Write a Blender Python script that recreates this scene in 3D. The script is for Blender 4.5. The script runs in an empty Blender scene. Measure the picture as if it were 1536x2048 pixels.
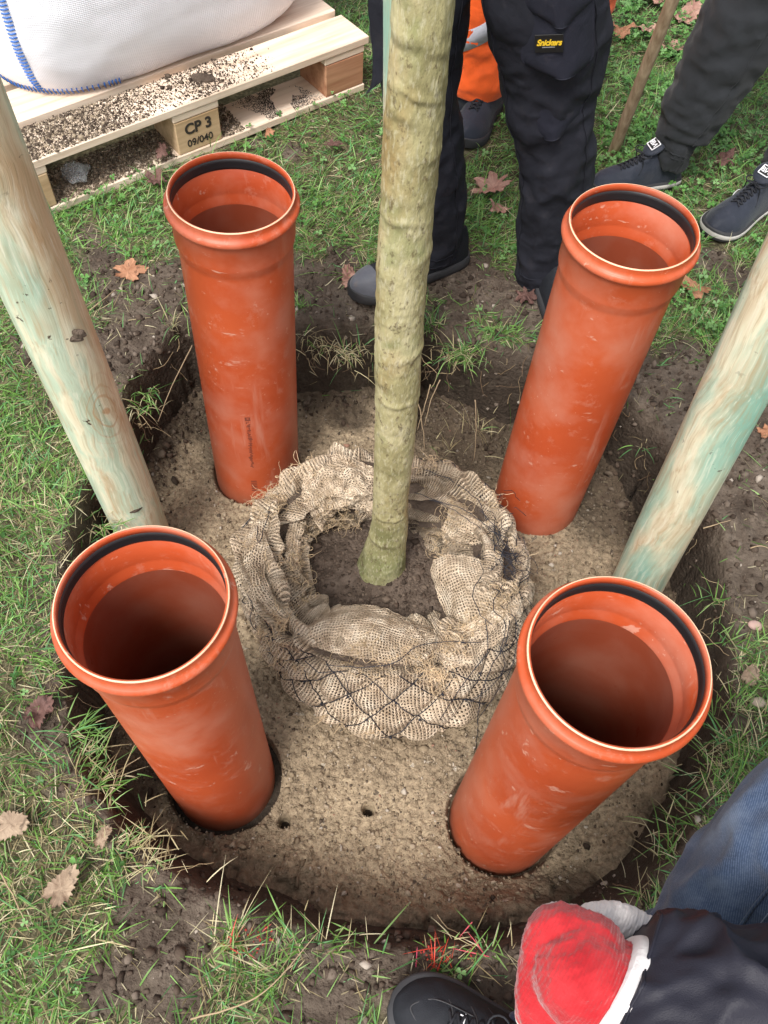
import bpy, math, random
import numpy as np
from mathutils import Vector, Matrix
R_ = math.radians
sc = bpy.context.scene
rng = np.random.default_rng(7)
random.seed(7)

# ------------------------------------------------------------------ camera
CAM = np.array([0.0, -0.8, 1.52])
FPX = 1704.6                                   # focal length in photo pixels (photo 1536 x 2048)
PITCH, ROLL = R_(57.781), R_(5.042)
fw = np.array([0, math.cos(PITCH), -math.sin(PITCH)])
up0 = np.array([0, math.sin(PITCH), math.cos(PITCH)])
rt0 = np.array([1.0, 0, 0])
rt = rt0 * math.cos(ROLL) + up0 * math.sin(ROLL)
up = -rt0 * math.sin(ROLL) + up0 * math.cos(ROLL)
cd = bpy.data.cameras.new('camera')
cam = bpy.data.objects.new('camera', cd)
sc.collection.objects.link(cam)
cd.sensor_fit = 'VERTICAL'
cd.sensor_height = 36.0
cd.lens = FPX / 2048 * 36.0
cd.clip_start, cd.clip_end = 0.02, 300
cam.matrix_world = Matrix(((rt[0], up[0], -fw[0], CAM[0]), (rt[1], up[1], -fw[1], CAM[1]), (rt[2], up[2], -fw[2], CAM[2]), (0, 0, 0, 1)))
sc.camera = cam

# ------------------------------------------------------------------ light
SUN_EL, SUN_AZ = R_(58), R_(205)               # direction towards the sun, azimuth from +Y clockwise
world = bpy.data.worlds.new('World')
sc.world = world
world.use_nodes = True
wn = world.node_tree
bg = wn.nodes['Background']
sky = wn.nodes.new('ShaderNodeTexSky')
sky.sky_type = 'NISHITA'
sky.sun_disc = False
sky.sun_elevation = SUN_EL
sky.sun_rotation = SUN_AZ
sky.air_density, sky.dust_density, sky.ozone_density = 1.2, 4.0, 0.6
hs = wn.nodes.new('ShaderNodeHueSaturation')   # overcast: the blue mostly washed out
hs.inputs['Saturation'].default_value = 0.30
wn.links.new(sky.outputs[0], hs.inputs['Color'])
wn.links.new(hs.outputs[0], bg.inputs['Color'])
bg.inputs['Strength'].default_value = 0.13
sl = bpy.data.lights.new('sun', 'SUN')
sl.energy = 1.9
sl.angle = R_(16)
sl.color = (1.0, 0.965, 0.91)
so = bpy.data.objects.new('sun', sl)
sc.collection.objects.link(so)
sdir = Vector((math.sin(SUN_AZ) * math.cos(SUN_EL), math.cos(SUN_AZ) * math.cos(SUN_EL), math.sin(SUN_EL)))
so.rotation_euler = sdir.to_track_quat('Z', 'Y').to_euler()
sc.view_settings.view_transform = 'Standard'
sc.view_settings.look = 'None'
sc.view_settings.gamma = 1.0
sc.view_settings.exposure = 0.82
sc.render.engine = 'CYCLES'
sc.cycles.max_bounces = 8
sc.cycles.transparent_max_bounces = 24

# ------------------------------------------------------------------ geometry helpers
def ray(x, y): return fw + rt * ((x - 768) / FPX) + up * ((1024 - y) / FPX)
def G(x, y, z=0.0):
    "the point of the horizontal plane at height z seen at photo pixel x, y"
    d = ray(x, y)
    return CAM + d * ((z - CAM[2]) / d[2])
def YP(x, y, Y):
    d = ray(x, y)
    return CAM + d * ((Y - CAM[1]) / d[1])

def _hash(ix, iy, iz, seed):
    h = (ix.astype(np.int64) * 374761393 + iy.astype(np.int64) * 668265263 + iz.astype(np.int64) * 2147483647 + seed * 974634777) & 0xFFFFFFFF
    h = ((h ^ (h >> 13)) * 1274126177) & 0xFFFFFFFF
    h = (h ^ (h >> 16)) & 0xFFFFFF
    return h / float(0xFFFFFF)
def vnoise(P, seed=0):
    P = np.asarray(P, float)
    i = np.floor(P).astype(np.int64)
    f = P - i
    f = f * f * (3 - 2 * f)
    o = 0
    for dx in (0, 1):
        wx = f[..., 0] if dx else 1 - f[..., 0]
        for dy in (0, 1):
            wy = f[..., 1] if dy else 1 - f[..., 1]
            for dz in (0, 1):
                wz = f[..., 2] if dz else 1 - f[..., 2]
                o = o + wx * wy * wz * _hash(i[..., 0] + dx, i[..., 1] + dy, i[..., 2] + dz, seed)
    return o * 2 - 1
def fbm(P, octv=4, seed=0, gain=0.5):
    P = np.asarray(P, float)
    o, a, s = 0, 1.0, 0
    for k in range(octv):
        o = o + a * vnoise(P * 2.03 ** k + 17.3 * k, seed + k)
        s += a
        a *= gain
    return o / s
def sstep(a, b, x):
    t = np.clip((x - a) / (b - a), 0, 1)
    return t * t * (3 - 2 * t)

WL = {}
def wl(o):
    return WL.get(o.name, np.zeros(3)) if o is not None else np.zeros(3)
def link(o, parent):
    sc.collection.objects.link(o)
    if parent is not None:
        o.parent = parent
    return o
def thing(name, label, cat, loc=(0, 0, 0), group=None):
    o = bpy.data.objects.new(name, None)
    o.empty_display_size = 0.05
    sc.collection.objects.link(o)
    o.location = tuple(float(v) for v in loc)
    WL[o.name] = np.array(loc, float)
    tag(o, label, cat, group)
    return o
def tag(o, label=None, cat=None, group=None, kind=None):
    if label: o['label'] = label
    if cat: o['category'] = cat
    if group: o['group'] = group
    if kind: o['kind'] = kind
    return o
def mesh_from(name, V, F, smooth=True, col=None, uv=None):
    me = bpy.data.meshes.new(name)
    V = np.asarray(V, np.float32)
    if isinstance(F, np.ndarray):
        n, k = F.shape
        me.vertices.add(len(V)); me.vertices.foreach_set('co', V.ravel())
        me.loops.add(n * k); me.loops.foreach_set('vertex_index', F.astype(np.int32).ravel())
        me.polygons.add(n); me.polygons.foreach_set('loop_start', np.arange(0, n * k, k, dtype=np.int32))
        me.update(calc_edges=True)
    else:
        me.from_pydata([tuple(map(float, v)) for v in V], [], [tuple(int(i) for i in f) for f in F])
    if smooth:
        me.polygons.foreach_set('use_smooth', np.ones(len(me.polygons), bool))
    if col is not None:
        a = me.color_attributes.new('tint', 'FLOAT_COLOR', 'POINT')
        c = np.ones((len(V), 4), np.float32); c[:, :3] = col
        a.data.foreach_set('color', c.ravel())
    if uv is not None:
        l = me.uv_layers.new(name='UVMap')
        idx = np.empty(len(me.loops), np.int32); me.loops.foreach_get('vertex_index', idx)
        l.data.foreach_set('uv', np.asarray(uv, np.float32)[idx].ravel())
    me.validate()
    return me
def obj(name, V, F, mat, parent=None, smooth=True, col=None, uv=None):
    V = np.asarray(V, float) - wl(parent)
    me = mesh_from(name, V, F, smooth, col, uv)
    if mat is not None: me.materials.append(mat)
    o = bpy.data.objects.new(name, me)
    link(o, parent)
    WL[o.name] = wl(parent).copy()
    return o
def grid_faces(n, m, closed=True):
    "n rings of m points"
    i = np.arange(n - 1)[:, None]; j = np.arange(m if closed else m - 1)[None, :]
    a = i * m + j; b = i * m + (j + 1) % m
    return np.stack([a, b, b + m, a + m], -1).reshape(-1, 4)
class MB:
    "collects pieces into one mesh"
    def __init__(s): s.V, s.F, s.n, s.C, s.U = [], [], 0, [], []
    def add(s, V, F, col=None, uv=None):
        V = np.asarray(V, float)
        s.V.append(V)
        s.F += [tuple(int(i) + s.n for i in f) for f in F]
        s.C.append(np.tile(np.asarray(col if col is not None else (1, 1, 1), float), (len(V), 1)) if col is None or np.ndim(col) == 1 else col)
        s.U.append(uv if uv is not None else np.zeros((len(V), 2)))
        s.n += len(V)
    def build(s, name, mat, parent=None, smooth=True, col=False, uv=False):
        return obj(name, np.concatenate(s.V), s.F, mat, parent, smooth, np.concatenate(s.C) if col else None, np.concatenate(s.U) if uv else None)
    def box(s, c, size, rot=None, bevel=0.0, col=None):
        sx, sy, sz = [v / 2 for v in size]; b = bevel
        V, F = [], []
        if b <= 0:
            V = [(x, y, z) for z in (-sz, sz) for y in (-sy, sy) for x in (-sx, sx)]
            F = [(0, 2, 3, 1), (4, 5, 7, 6), (0, 1, 5, 4), (2, 6, 7, 3), (0, 4, 6, 2), (1, 3, 7, 5)]
        else:
            idx = {}
            for X in (-1, 1):
                for Y in (-1, 1):
                    for Z in (-1, 1):
                        for k in range(3):
                            p = [X * sx, Y * sy, Z * sz]
                            for a in range(3):
                                if a != k: p[a] -= (X, Y, Z)[a] * b
                            idx[(X, Y, Z, k)] = len(V); V.append(p)
            for k in range(3):
                u, v = [(1, 2), (2, 0), (0, 1)][k]
                for S in (-1, 1):
                    q = []
                    for A, B in ((-1, -1), (1, -1), (1, 1), (-1, 1)):
                        t = [0, 0, 0]; t[k] = S; t[u] = A; t[v] = B
                        q.append(idx[(t[0], t[1], t[2], k)])
                    F.append(q if S > 0 else q[::-1])
            for k in range(3):
                u, v = [(1, 2), (2, 0), (0, 1)][k]
                for A in (-1, 1):
                    for B in (-1, 1):
                        def g(S, kk):
                            t = [0, 0, 0]; t[k] = S; t[u] = A; t[v] = B
                            return idx[(t[0], t[1], t[2], kk)]
                        q = [g(-1, u), g(1, u), g(1, v), g(-1, v)]
                        F.append(q if A * B > 0 else q[::-1])
            for X in (-1, 1):
                for Y in (-1, 1):
                    for Z in (-1, 1):
                        q = [idx[(X, Y, Z, k)] for k in range(3)]
                        F.append(q if X * Y * Z > 0 else q[::-1])
        V = np.array(V, float)
        if rot is not None: V = V @ np.asarray(rot).T
        s.add(V + np.asarray(c), F, col)
    def tube(s, pts, rad, m=6, cap=True, col=None):
        V, F = tube_geo(pts, rad, m, cap); s.add(V, F, col)
def frames(P):
    P = np.asarray(P, float)
    T = np.gradient(P, axis=0); T /= np.linalg.norm(T, axis=1)[:, None] + 1e-12
    n = np.cross(T[0], [0, 0, 1.0]);
    if np.linalg.norm(n) < 0.1: n = np.cross(T[0], [0, 1.0, 0])
    n /= np.linalg.norm(n)
    N = []
    for t in T:
        n = n - t * (n @ t); n /= np.linalg.norm(n) + 1e-12
        N.append(n.copy())
    N = np.array(N); B = np.cross(T, N)
    return T, N, B
def tube_geo(pts, rad, m=6, cap=True):
    P = np.asarray(pts, float); n = len(P)
    rad = np.broadcast_to(np.asarray(rad, float), (n,))
    T, N, B = frames(P)
    th = np.linspace(0, 2 * np.pi, m, endpoint=False)
    V = P[:, None] + rad[:, None, None] * (np.cos(th)[None, :, None] * N[:, None] + np.sin(th)[None, :, None] * B[:, None])
    F = [tuple(f) for f in grid_faces(n, m)]
    if cap: F += [tuple(range(m))[::-1], tuple(range((n - 1) * m, n * m))]
    return V.reshape(-1, 3), F
def spline(pts, n):
    "Catmull-Rom through pts (k, d), n samples"
    P = np.asarray(pts, float); k = len(P)
    E = np.vstack([2 * P[0] - P[1], P, 2 * P[-1] - P[-2]])
    t = np.linspace(0, k - 1 - 1e-9, n); i = t.astype(int); u = (t - i)[:, None]
    a, b, c, d = E[i], E[i + 1], E[i + 2], E[i + 3]
    return 0.5 * (2 * b + (c - a) * u + (2 * a - 5 * b + 4 * c - d) * u ** 2 + (3 * b - a - 3 * c + d) * u ** 3)
def limb(path, rad, n=60, m=48, seed=0, wr=0.006, wlen=0.05, squash=1.0, cap=True):
    "a clothed limb: rings along a path with horizontal folds and creases; path k x 3, rad k"
    D = spline(np.column_stack([path, rad]), n)
    P, r = D[:, :3], D[:, 3]
    T, N, B = frames(P)
    th = np.linspace(0, 2 * np.pi, m, endpoint=False)
    L = np.concatenate([[0], np.cumsum(np.linalg.norm(np.diff(P, axis=0), axis=1))])
    LL, TH = np.meshgrid(L, th, indexing='ij')
    q = np.stack([np.cos(TH) * 1.3, np.sin(TH) * 1.3, LL / wlen], -1)
    q2 = np.stack([np.cos(TH) * 1.1 + LL * 5, np.sin(TH) * 1.1, LL / wlen * 2.1 + np.cos(TH) * 1.2], -1)
    w = (1 - np.abs(fbm(q, 3, seed))) ** 3 * 2 - 0.7 + 0.6 * fbm(q2, 3, seed + 9)
    rr = r[:, None] + wr * w
    V = P[:, None] + rr[..., None] * (np.cos(TH)[..., None] * N[:, None] + squash * np.sin(TH)[..., None] * B[:, None])
    F = [tuple(f) for f in grid_faces(n, m)]
    if cap: F += [tuple(range(m))[::-1], tuple(range((n - 1) * m, n * m))]
    return V.reshape(-1, 3), F
def seam(limbgeo, m, frac, r, mat, name, parent, off=.0022, i0=2, i1=None):
    V = limbgeo[0].reshape(-1, m, 3); cen = V.mean(1); nrm = V - cen[:, None]
    j = int(frac * m) % m; k = nrm[:, j]; k = k / (np.linalg.norm(k, axis=1)[:, None] + 1e-9)
    P = (V[:, j] + k * off)[i0:i1]; P = np.array([P[max(0, a - 1):a + 2].mean(0) for a in range(len(P))])
    mb = MB(); mb.tube(P, r, 5, False); return mb.build(name, mat, parent)
def face_cam(limbgeo, m):
    V = limbgeo[0].reshape(-1, m, 3); cen = V.mean(1); n_ = V - cen[:, None]; c = CAM - cen; return float(np.argmax((n_ * c[:, None]).sum(2).mean(0))) / m
def hem(limbgeo, m, i, r, mat, name, parent, off=.001):
    V = limbgeo[0].reshape(-1, m, 3)[i]; c = V.mean(0); k = (V - c) / np.linalg.norm(V - c, axis=1)[:, None]
    P = V + k * off; P = np.vstack([P, P[:1]]); mb = MB(); mb.tube(P, r, 5, False); return mb.build(name, mat, parent)
def remesh(name, pieces, voxel, mat, parent, smooth_it=3, fac=0.5, disp=None):
    "one continuous skin round several closed pieces"
    V = np.concatenate([p[0] for p in pieces]); F = []; n = 0
    for v, f in pieces:
        F += [tuple(i + n for i in q) for q in f]; n += len(v)
    me = bpy.data.meshes.new('t'); me.from_pydata([tuple(map(float, v)) for v in V], [], F)
    o = bpy.data.objects.new('t', me); sc.collection.objects.link(o)
    md = o.modifiers.new('r', 'REMESH'); md.mode = 'VOXEL'; md.voxel_size = voxel; md.use_smooth_shade = True
    ms = o.modifiers.new('s', 'SMOOTH'); ms.iterations = smooth_it; ms.factor = fac
    dg = bpy.context.evaluated_depsgraph_get(); dg.update()
    m2 = bpy.data.meshes.new_from_object(o.evaluated_get(dg))
    W = np.empty(len(m2.vertices) * 3, np.float32); m2.vertices.foreach_get('co', W); W = W.reshape(-1, 3).astype(float)
    Nn = np.empty(len(m2.vertices) * 3, np.float32); m2.vertices.foreach_get('normal', Nn); Nn = Nn.reshape(-1, 3)
    if disp is not None: W = W + Nn * disp(W)[:, None]
    W = W - wl(parent)
    m2.vertices.foreach_set('co', W.astype(np.float32).ravel()); m2.update()
    m2.polygons.foreach_set('use_smooth', np.ones(len(m2.polygons), bool))
    m2.name = name; m2.materials.clear(); m2.materials.append(mat)
    bpy.data.objects.remove(o); bpy.data.meshes.remove(me)
    r = bpy.data.objects.new(name, m2); link(r, parent); WL[r.name] = wl(parent).copy()
    return r
def ellipsoid(c, r, rot=None, n=16, m=24):
    ph = np.linspace(0.02, np.pi - 0.02, n); th = np.linspace(0, 2 * np.pi, m, endpoint=False)
    V = np.stack([np.sin(ph)[:, None] * np.cos(th), np.sin(ph)[:, None] * np.sin(th), np.cos(ph)[:, None] * np.ones(m)], -1).reshape(-1, 3) * np.asarray(r)
    if rot is not None: V = V @ np.asarray(rot).T
    F = [tuple(f)[::-1] for f in grid_faces(n, m)] + [tuple(range(m)), tuple(range((n - 1) * m, n * m))[::-1]]
    return V + np.asarray(c), F
def text_obj(body, name, size, mat, parent, origin, xdir, ydir, shear=0.0, off=0.0, space=1.0):
    c = bpy.data.curves.new(name, 'FONT'); c.body = body; c.size = size; c.shear = shear
    c.offset = off; c.extrude = 0.0003; c.space_character = space; c.align_x = 'CENTER'; c.align_y = 'CENTER'
    t = bpy.data.objects.new('t', c); sc.collection.objects.link(t)
    dg = bpy.context.evaluated_depsgraph_get(); dg.update()
    me = bpy.data.meshes.new_from_object(t.evaluated_get(dg))
    bpy.data.objects.remove(t)
    x = np.asarray(xdir, float); x /= np.linalg.norm(x); y = np.asarray(ydir, float); y -= x * (x @ y); y /= np.linalg.norm(y); z = np.cross(x, y)
    W = np.empty(len(me.vertices) * 3, np.float32); me.vertices.foreach_get('co', W); W = W.reshape(-1, 3)
    W = W[:, :1] * x + W[:, 1:2] * y + W[:, 2:] * z + np.asarray(origin) - wl(parent)
    me.vertices.foreach_set('co', W.astype(np.float32).ravel()); me.update()
    me.materials.clear(); me.materials.append(mat); me.name = name
    o = bpy.data.objects.new(name, me); link(o, parent); WL[o.name] = wl(parent).copy()
    return o

# ------------------------------------------------------------------ material helpers
class NT:
    def __init__(s, name):
        s.m = bpy.data.materials.new(name); s.m.use_nodes = True
        s.t = s.m.node_tree; s.b = s.t.nodes['Principled BSDF']; s.out = s.t.nodes['Material Output']
        s.tc = s.t.nodes.new('ShaderNodeTexCoord')
    def obj(s): return s.tc.outputs['Object']
    def uv(s): return s.tc.outputs['UV']
    def lk(s, a, b):
        if hasattr(a, 'is_output'): s.t.links.new(a, b)
        else: b.default_value = a if not isinstance(a, tuple) or len(a) == 4 or b.type == 'VECTOR' else (*a, 1)
    def mapping(s, vec, scale=(1, 1, 1), loc=(0, 0, 0), rot=(0, 0, 0)):
        n = s.t.nodes.new('ShaderNodeMapping'); s.lk(vec, n.inputs[0]); n.inputs['Scale'].default_value = scale
        n.inputs['Location'].default_value = loc; n.inputs['Rotation'].default_value = rot; return n.outputs[0]
    def noise(s, scale, detail=4, rough=0.55, vec=None, dist=0.0):
        n = s.t.nodes.new('ShaderNodeTexNoise'); s.lk(vec if vec is not None else s.obj(), n.inputs['Vector'])
        n.inputs['Scale'].default_value = scale; n.inputs['Detail'].default_value = detail
        n.inputs['Roughness'].default_value = rough; n.inputs['Distortion'].default_value = dist; return n.outputs[0]
    def voro(s, scale, vec=None, feat='F1', out='Distance', rnd=1.0):
        n = s.t.nodes.new('ShaderNodeTexVoronoi'); n.feature = feat; s.lk(vec if vec is not None else s.obj(), n.inputs['Vector'])
        n.inputs['Scale'].default_value = scale; n.inputs['Randomness'].default_value = rnd; return n.outputs[out]
    def ramp(s, fac, stops):
        n = s.t.nodes.new('ShaderNodeValToRGB'); s.lk(fac, n.inputs[0]); e = n.color_ramp.elements
        while len(e) < len(stops): e.new(0.5)
        for q, (p, c) in zip(e, stops):
            q.position = p; q.color = (c, c, c, 1) if not isinstance(c, tuple) else (*c, 1)
        return n.outputs[0]
    def mix(s, fac, a, b, mode='MIX'):
        n = s.t.nodes.new('ShaderNodeMix'); n.data_type = 'RGBA'; n.blend_type = mode
        s.lk(fac, n.inputs[0]); s.lk(a, n.inputs[6]); s.lk(b, n.inputs[7]); return n.outputs[2]
    def math(s, op, a, b=0.0, c=0.0):
        n = s.t.nodes.new('ShaderNodeMath'); n.operation = op; s.lk(a, n.inputs[0]); s.lk(b, n.inputs[1]); s.lk(c, n.inputs[2]); return n.outputs[0]
    def sep(s, v):
        n = s.t.nodes.new('ShaderNodeSeparateXYZ'); s.lk(v, n.inputs[0]); return n.outputs
    def attr(s, name='tint'):
        n = s.t.nodes.new('ShaderNodeAttribute'); n.attribute_name = name; return n.outputs['Color']
    def bump(s, h, dist=0.002, strength=1.0, prev=None):
        n = s.t.nodes.new('ShaderNodeBump'); s.lk(h, n.inputs['Height']); n.inputs['Distance'].default_value = dist
        n.inputs['Strength'].default_value = strength
        if prev is not None: s.lk(prev, n.inputs['Normal'])
        return n.outputs[0]
    def fin(s, color=None, rough=0.6, normal=None, spec=0.5, sheen=0.0, coat=0.0):
        if color is not None: s.lk(color, s.b.inputs['Base Color'])
        s.lk(rough, s.b.inputs['Roughness']); s.b.inputs['Specular IOR Level'].default_value = spec
        if sheen: s.b.inputs['Sheen Weight'].default_value = sheen
        if coat: s.b.inputs['Coat Weight'].default_value = coat; s.b.inputs['Coat Roughness'].default_value = 0.25
        if normal is not None: s.lk(normal, s.b.inputs['Normal'])
        return s.m
def plain(name, col, rough=0.6, spec=0.5, bscale=None, bd=0.0006, var=0.15, sheen=0.0):
    n = NT(name); f = n.noise(bscale or 60, 4)
    c = n.mix(n.ramp(n.noise(9, 3), [(0.3, 0.0), (0.7, 1.0)]), tuple(v * (1 - var) for v in col), tuple(min(1, v * (1 + var)) for v in col))
    return n.fin(c, rough, n.bump(f, bd), spec, sheen)

# soil
n = NT('soil')
a = n.noise(5, 5); b_ = n.noise(38, 6, 0.65); v1 = n.voro(75)
c = n.ramp(n.math('MULTIPLY_ADD', a, 0.55, n.math('MULTIPLY', b_, 0.45)), [(0.30, (0.040, 0.027, 0.019)), (0.46, (0.088, 0.064, 0.048)), (0.62, (0.165, 0.125, 0.098))])
c = n.mix(n.ramp(n.voro(140, out='Color'), [(0.955, 0.0), (0.97, 0.8)]), c, (0.42, 0.35, 0.27))
h1 = n.bump(n.noise(26, 6, 0.6), 0.012); h2 = n.bump(n.math('MULTIPLY_ADD', n.voro(110, feat='SMOOTH_F1'), -0.8, n.noise(160, 4)), 0.005, 1.0, h1)
M_SOIL = n.fin(c, 0.88, h2, 0.3)
# thatch-covered lawn ground
n = NT('thatch_soil')
c = n.ramp(n.math('MULTIPLY_ADD', n.noise(7, 5), 0.5, n.math('MULTIPLY', n.noise(60, 5), 0.5)), [(0.32, (0.028, 0.022, 0.012)), (0.5, (0.075, 0.060, 0.036)), (0.68, (0.17, 0.14, 0.085))])
M_THATCH = n.fin(c, 0.9, n.bump(n.noise(70, 5), 0.008), 0.3)
# sand
n = NT('sand')
a = n.noise(3.2, 4); b_ = n.noise(85, 5, 0.7)
c = n.ramp(n.math('MULTIPLY_ADD', a, 0.5, n.math('MULTIPLY', b_, 0.5)), [(0.33, (0.13, 0.094, 0.060)), (0.48, (0.30, 0.232, 0.155)), (0.63, (0.52, 0.41, 0.275))])
c = n.mix(n.ramp(n.voro(120, out='Color'), [(0.93, 0.0), (0.955, 0.75)]), c, (0.50, 0.44, 0.36))
c = n.mix(n.ramp(n.voro(105, out='Color', vec=n.mapping(n.obj(), loc=(3, 1, 2))), [(0.93, 0.0), (0.95, 0.8)]), c, (0.07, 0.055, 0.045))
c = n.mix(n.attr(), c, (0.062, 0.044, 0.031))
h1 = n.bump(n.voro(62, feat='SMOOTH_F1'), 0.010, 0.9); h1 = n.bump(n.noise(48, 5, 0.65), 0.010, 1.0, h1); h2 = n.bump(n.noise(230, 3), 0.003, 1.0, h1)
M_SAND = n.fin(c, 0.9, h2, 0.25)
# plastic pipe
def pipe_mat(name, seed, inner=False):
    n = NT(name)
    P = n.mapping(n.obj(), loc=(seed * 1.7, seed, 0))
    base = n.mix(n.ramp(n.noise(4, 3, vec=P), [(0.35, 0.0), (0.7, 1.0)]), (0.44, 0.070, 0.022), (0.53, 0.098, 0.032))
    st = n.noise(40, 4, 0.7, vec=n.mapping(P, scale=(0.16, 1, 0.5), rot=(0.3, 0.5, seed)))
    s1 = n.ramp(st, [(0.635, 0.0), (0.68, 0.6)])
    st2 = n.noise(22, 5, 0.7, vec=n.mapping(P, scale=(1, 1, 0.10), rot=(0.12, -0.2, seed * 2)))
    s2 = n.math('MULTIPLY', n.ramp(st2, [(0.57, 0.0), (0.70, 0.6)]), n.ramp(n.noise(5, 2, vec=P), [(0.42, 0.0), (0.65, 1.0)]))
    dust = n.math('MAXIMUM', n.ramp(n.noise(7, 5, 0.6, vec=P), [(0.46, 0.0), (0.75, 0.38)]), n.ramp(n.noise(26, 5, 0.75, vec=P), [(0.56, 0.0), (0.76, 0.40)]))
    sp = n.ramp(n.voro(60, vec=P), [(0.04, 0.7), (0.07, 0.0)])
    sp = n.math('MULTIPLY', sp, n.ramp(n.noise(11, 2, vec=P), [(0.55, 0.0), (0.6, 1.0)]))
    fine = n.noise(120, 3, 0.7, vec=n.mapping(P, scale=(0.10, 1, 0.9), rot=(0.9, 0.2, seed * 3)))
    s3 = n.math('MULTIPLY', n.ramp(fine, [(0.66, 0.0), (0.69, 0.7)]), n.ramp(n.noise(6, 2, vec=P), [(0.48, 0.0), (0.6, 1.0)]))
    k = n.math('MAXIMUM', n.math('MAXIMUM', n.math('MAXIMUM', s1, s3), s2), n.math('MAXIMUM', dust, sp))
    c = n.mix(k, base, (0.62, 0.36, 0.27))
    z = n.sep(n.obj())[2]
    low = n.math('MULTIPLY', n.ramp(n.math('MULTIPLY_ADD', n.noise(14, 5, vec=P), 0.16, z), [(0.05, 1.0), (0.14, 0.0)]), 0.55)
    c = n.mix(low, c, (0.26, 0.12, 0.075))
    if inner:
        c = n.mix(n.ramp(n.noise(9, 4, vec=P), [(0.40, 0.0), (0.75, 0.55)]), (0.27, 0.060, 0.028), (0.34, 0.16, 0.115))  # shade of the bore put into a darker base colour, plus dust patches
    r = n.math('MULTIPLY_ADD', k, 0.3, 0.40)
    return n.fin(c, r, n.bump(n.noise(30, 3, vec=P), 0.0006, 0.6), 0.38)
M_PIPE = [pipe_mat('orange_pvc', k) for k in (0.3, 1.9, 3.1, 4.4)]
M_PIN = pipe_mat('shaded_dusty_pvc_inside', 7.7, True)
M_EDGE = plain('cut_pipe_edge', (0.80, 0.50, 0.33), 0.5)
M_RUB = plain('black_rubber', (0.018, 0.018, 0.020), 0.42, bscale=200, bd=0.0002)
# treated wood
def post_mat(name, seed, green, knot):
    n = NT(name)
    P = n.mapping(n.obj(), loc=(seed, seed * 2, seed * 3))
    warp = n.t.nodes.new('ShaderNodeVectorMath'); warp.operation = 'ADD'
    nz = n.t.nodes.new('ShaderNodeTexNoise'); n.lk(P, nz.inputs['Vector']); nz.inputs['Scale'].default_value = 5
    mp = n.mapping(nz.outputs['Color'], scale=(0.05, 0.05, 0.35)); n.lk(P, warp.inputs[0]); n.lk(mp, warp.inputs[1])
    S = n.mapping(warp.outputs[0], scale=(1, 1, 0.13))
    g1 = n.noise(16, 5, 0.6, vec=S); g2 = n.noise(42, 4, 0.6, vec=S); g3 = n.noise(9, 3, 0.5, vec=S)
    c = n.ramp(g1, [(0.34, (0.27, 0.42, 0.33) if green else (0.42, 0.50, 0.36)), (0.46, (0.50, 0.60, 0.46)), (0.54, (0.72, 0.68, 0.50)), (0.70, (0.66, 0.53, 0.36))])
    c = n.mix(n.math('MULTIPLY', n.ramp(g2, [(0.55, 0.0), (0.68, 1.0)]), 0.55), c, (0.50, 0.30, 0.15))
    blot = n.noise(8, 4, 0.6, vec=n.mapping(P, scale=(1, 1, 0.4), loc=(4, 2, 1)))
    c = n.mix(n.math('MULTIPLY', n.ramp(blot, [(0.50, 0.0), (0.62, 1.0)]), 0.35 if green else 0.5), c, (0.46, 0.25, 0.11))
    c = n.mix(n.math('MULTIPLY', n.ramp(n.noise(6, 3, vec=n.mapping(P, scale=(1, 1, 0.35))), [(0.52, 0.0), (0.66, 1.0)]), 0.8 if green else 0.6), c, (0.22, 0.46, 0.37))
    g4 = n.noise(150, 4, 0.65, vec=n.mapping(warp.outputs[0], scale=(1, 1, 0.035)))
    c = n.mix(n.math('MULTIPLY', n.ramp(g4, [(0.52, 0.0), (0.66, 1.0)]), 0.5), c, (0.42, 0.30, 0.16))
    c = n.mix(n.math('MULTIPLY', n.ramp(g4, [(0.34, 1.0), (0.46, 0.0)]), 0.45), c, (0.82, 0.80, 0.66))
    if knot is not None:
        K = n.mapping(n.obj(), loc=tuple(-v for v in knot))
        K = n.mapping(K, scale=(1, 1, 0.62))
        ln = n.t.nodes.new('ShaderNodeVectorMath'); ln.operation = 'LENGTH'; n.lk(K, ln.inputs[0])
        d = n.math('MULTIPLY_ADD', n.noise(14, 2), 0.03, ln.outputs['Value'])
        w = n.ramp(n.math('SINE', n.math('MULTIPLY', d, 520)), [(0.55, 0.0), (1.0, 0.8)])
        w = n.math('MULTIPLY', w, n.ramp(d, [(0.035, 1.0), (0.085, 0.0)]))
        c = n.mix(w, c, (0.48, 0.25, 0.11))
        c = n.mix(n.ramp(d, [(0.022, 1.0), (0.027, 0.0)]), c, (0.42, 0.20, 0.10))
    sp = n.math('MULTIPLY', n.ramp(n.noise(48, 4, 0.6), [(0.66, 0.0), (0.69, 1.0)]), n.ramp(n.noise(4, 2), [(0.5, 0.0), (0.6, 1.0)]))
    c = n.mix(sp, c, (0.07, 0.045, 0.03))
    return n.fin(c, 0.5, n.bump(g4, 0.0012, 1.0, n.bump(g2, 0.0016, 0.8)), 0.4)
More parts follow.
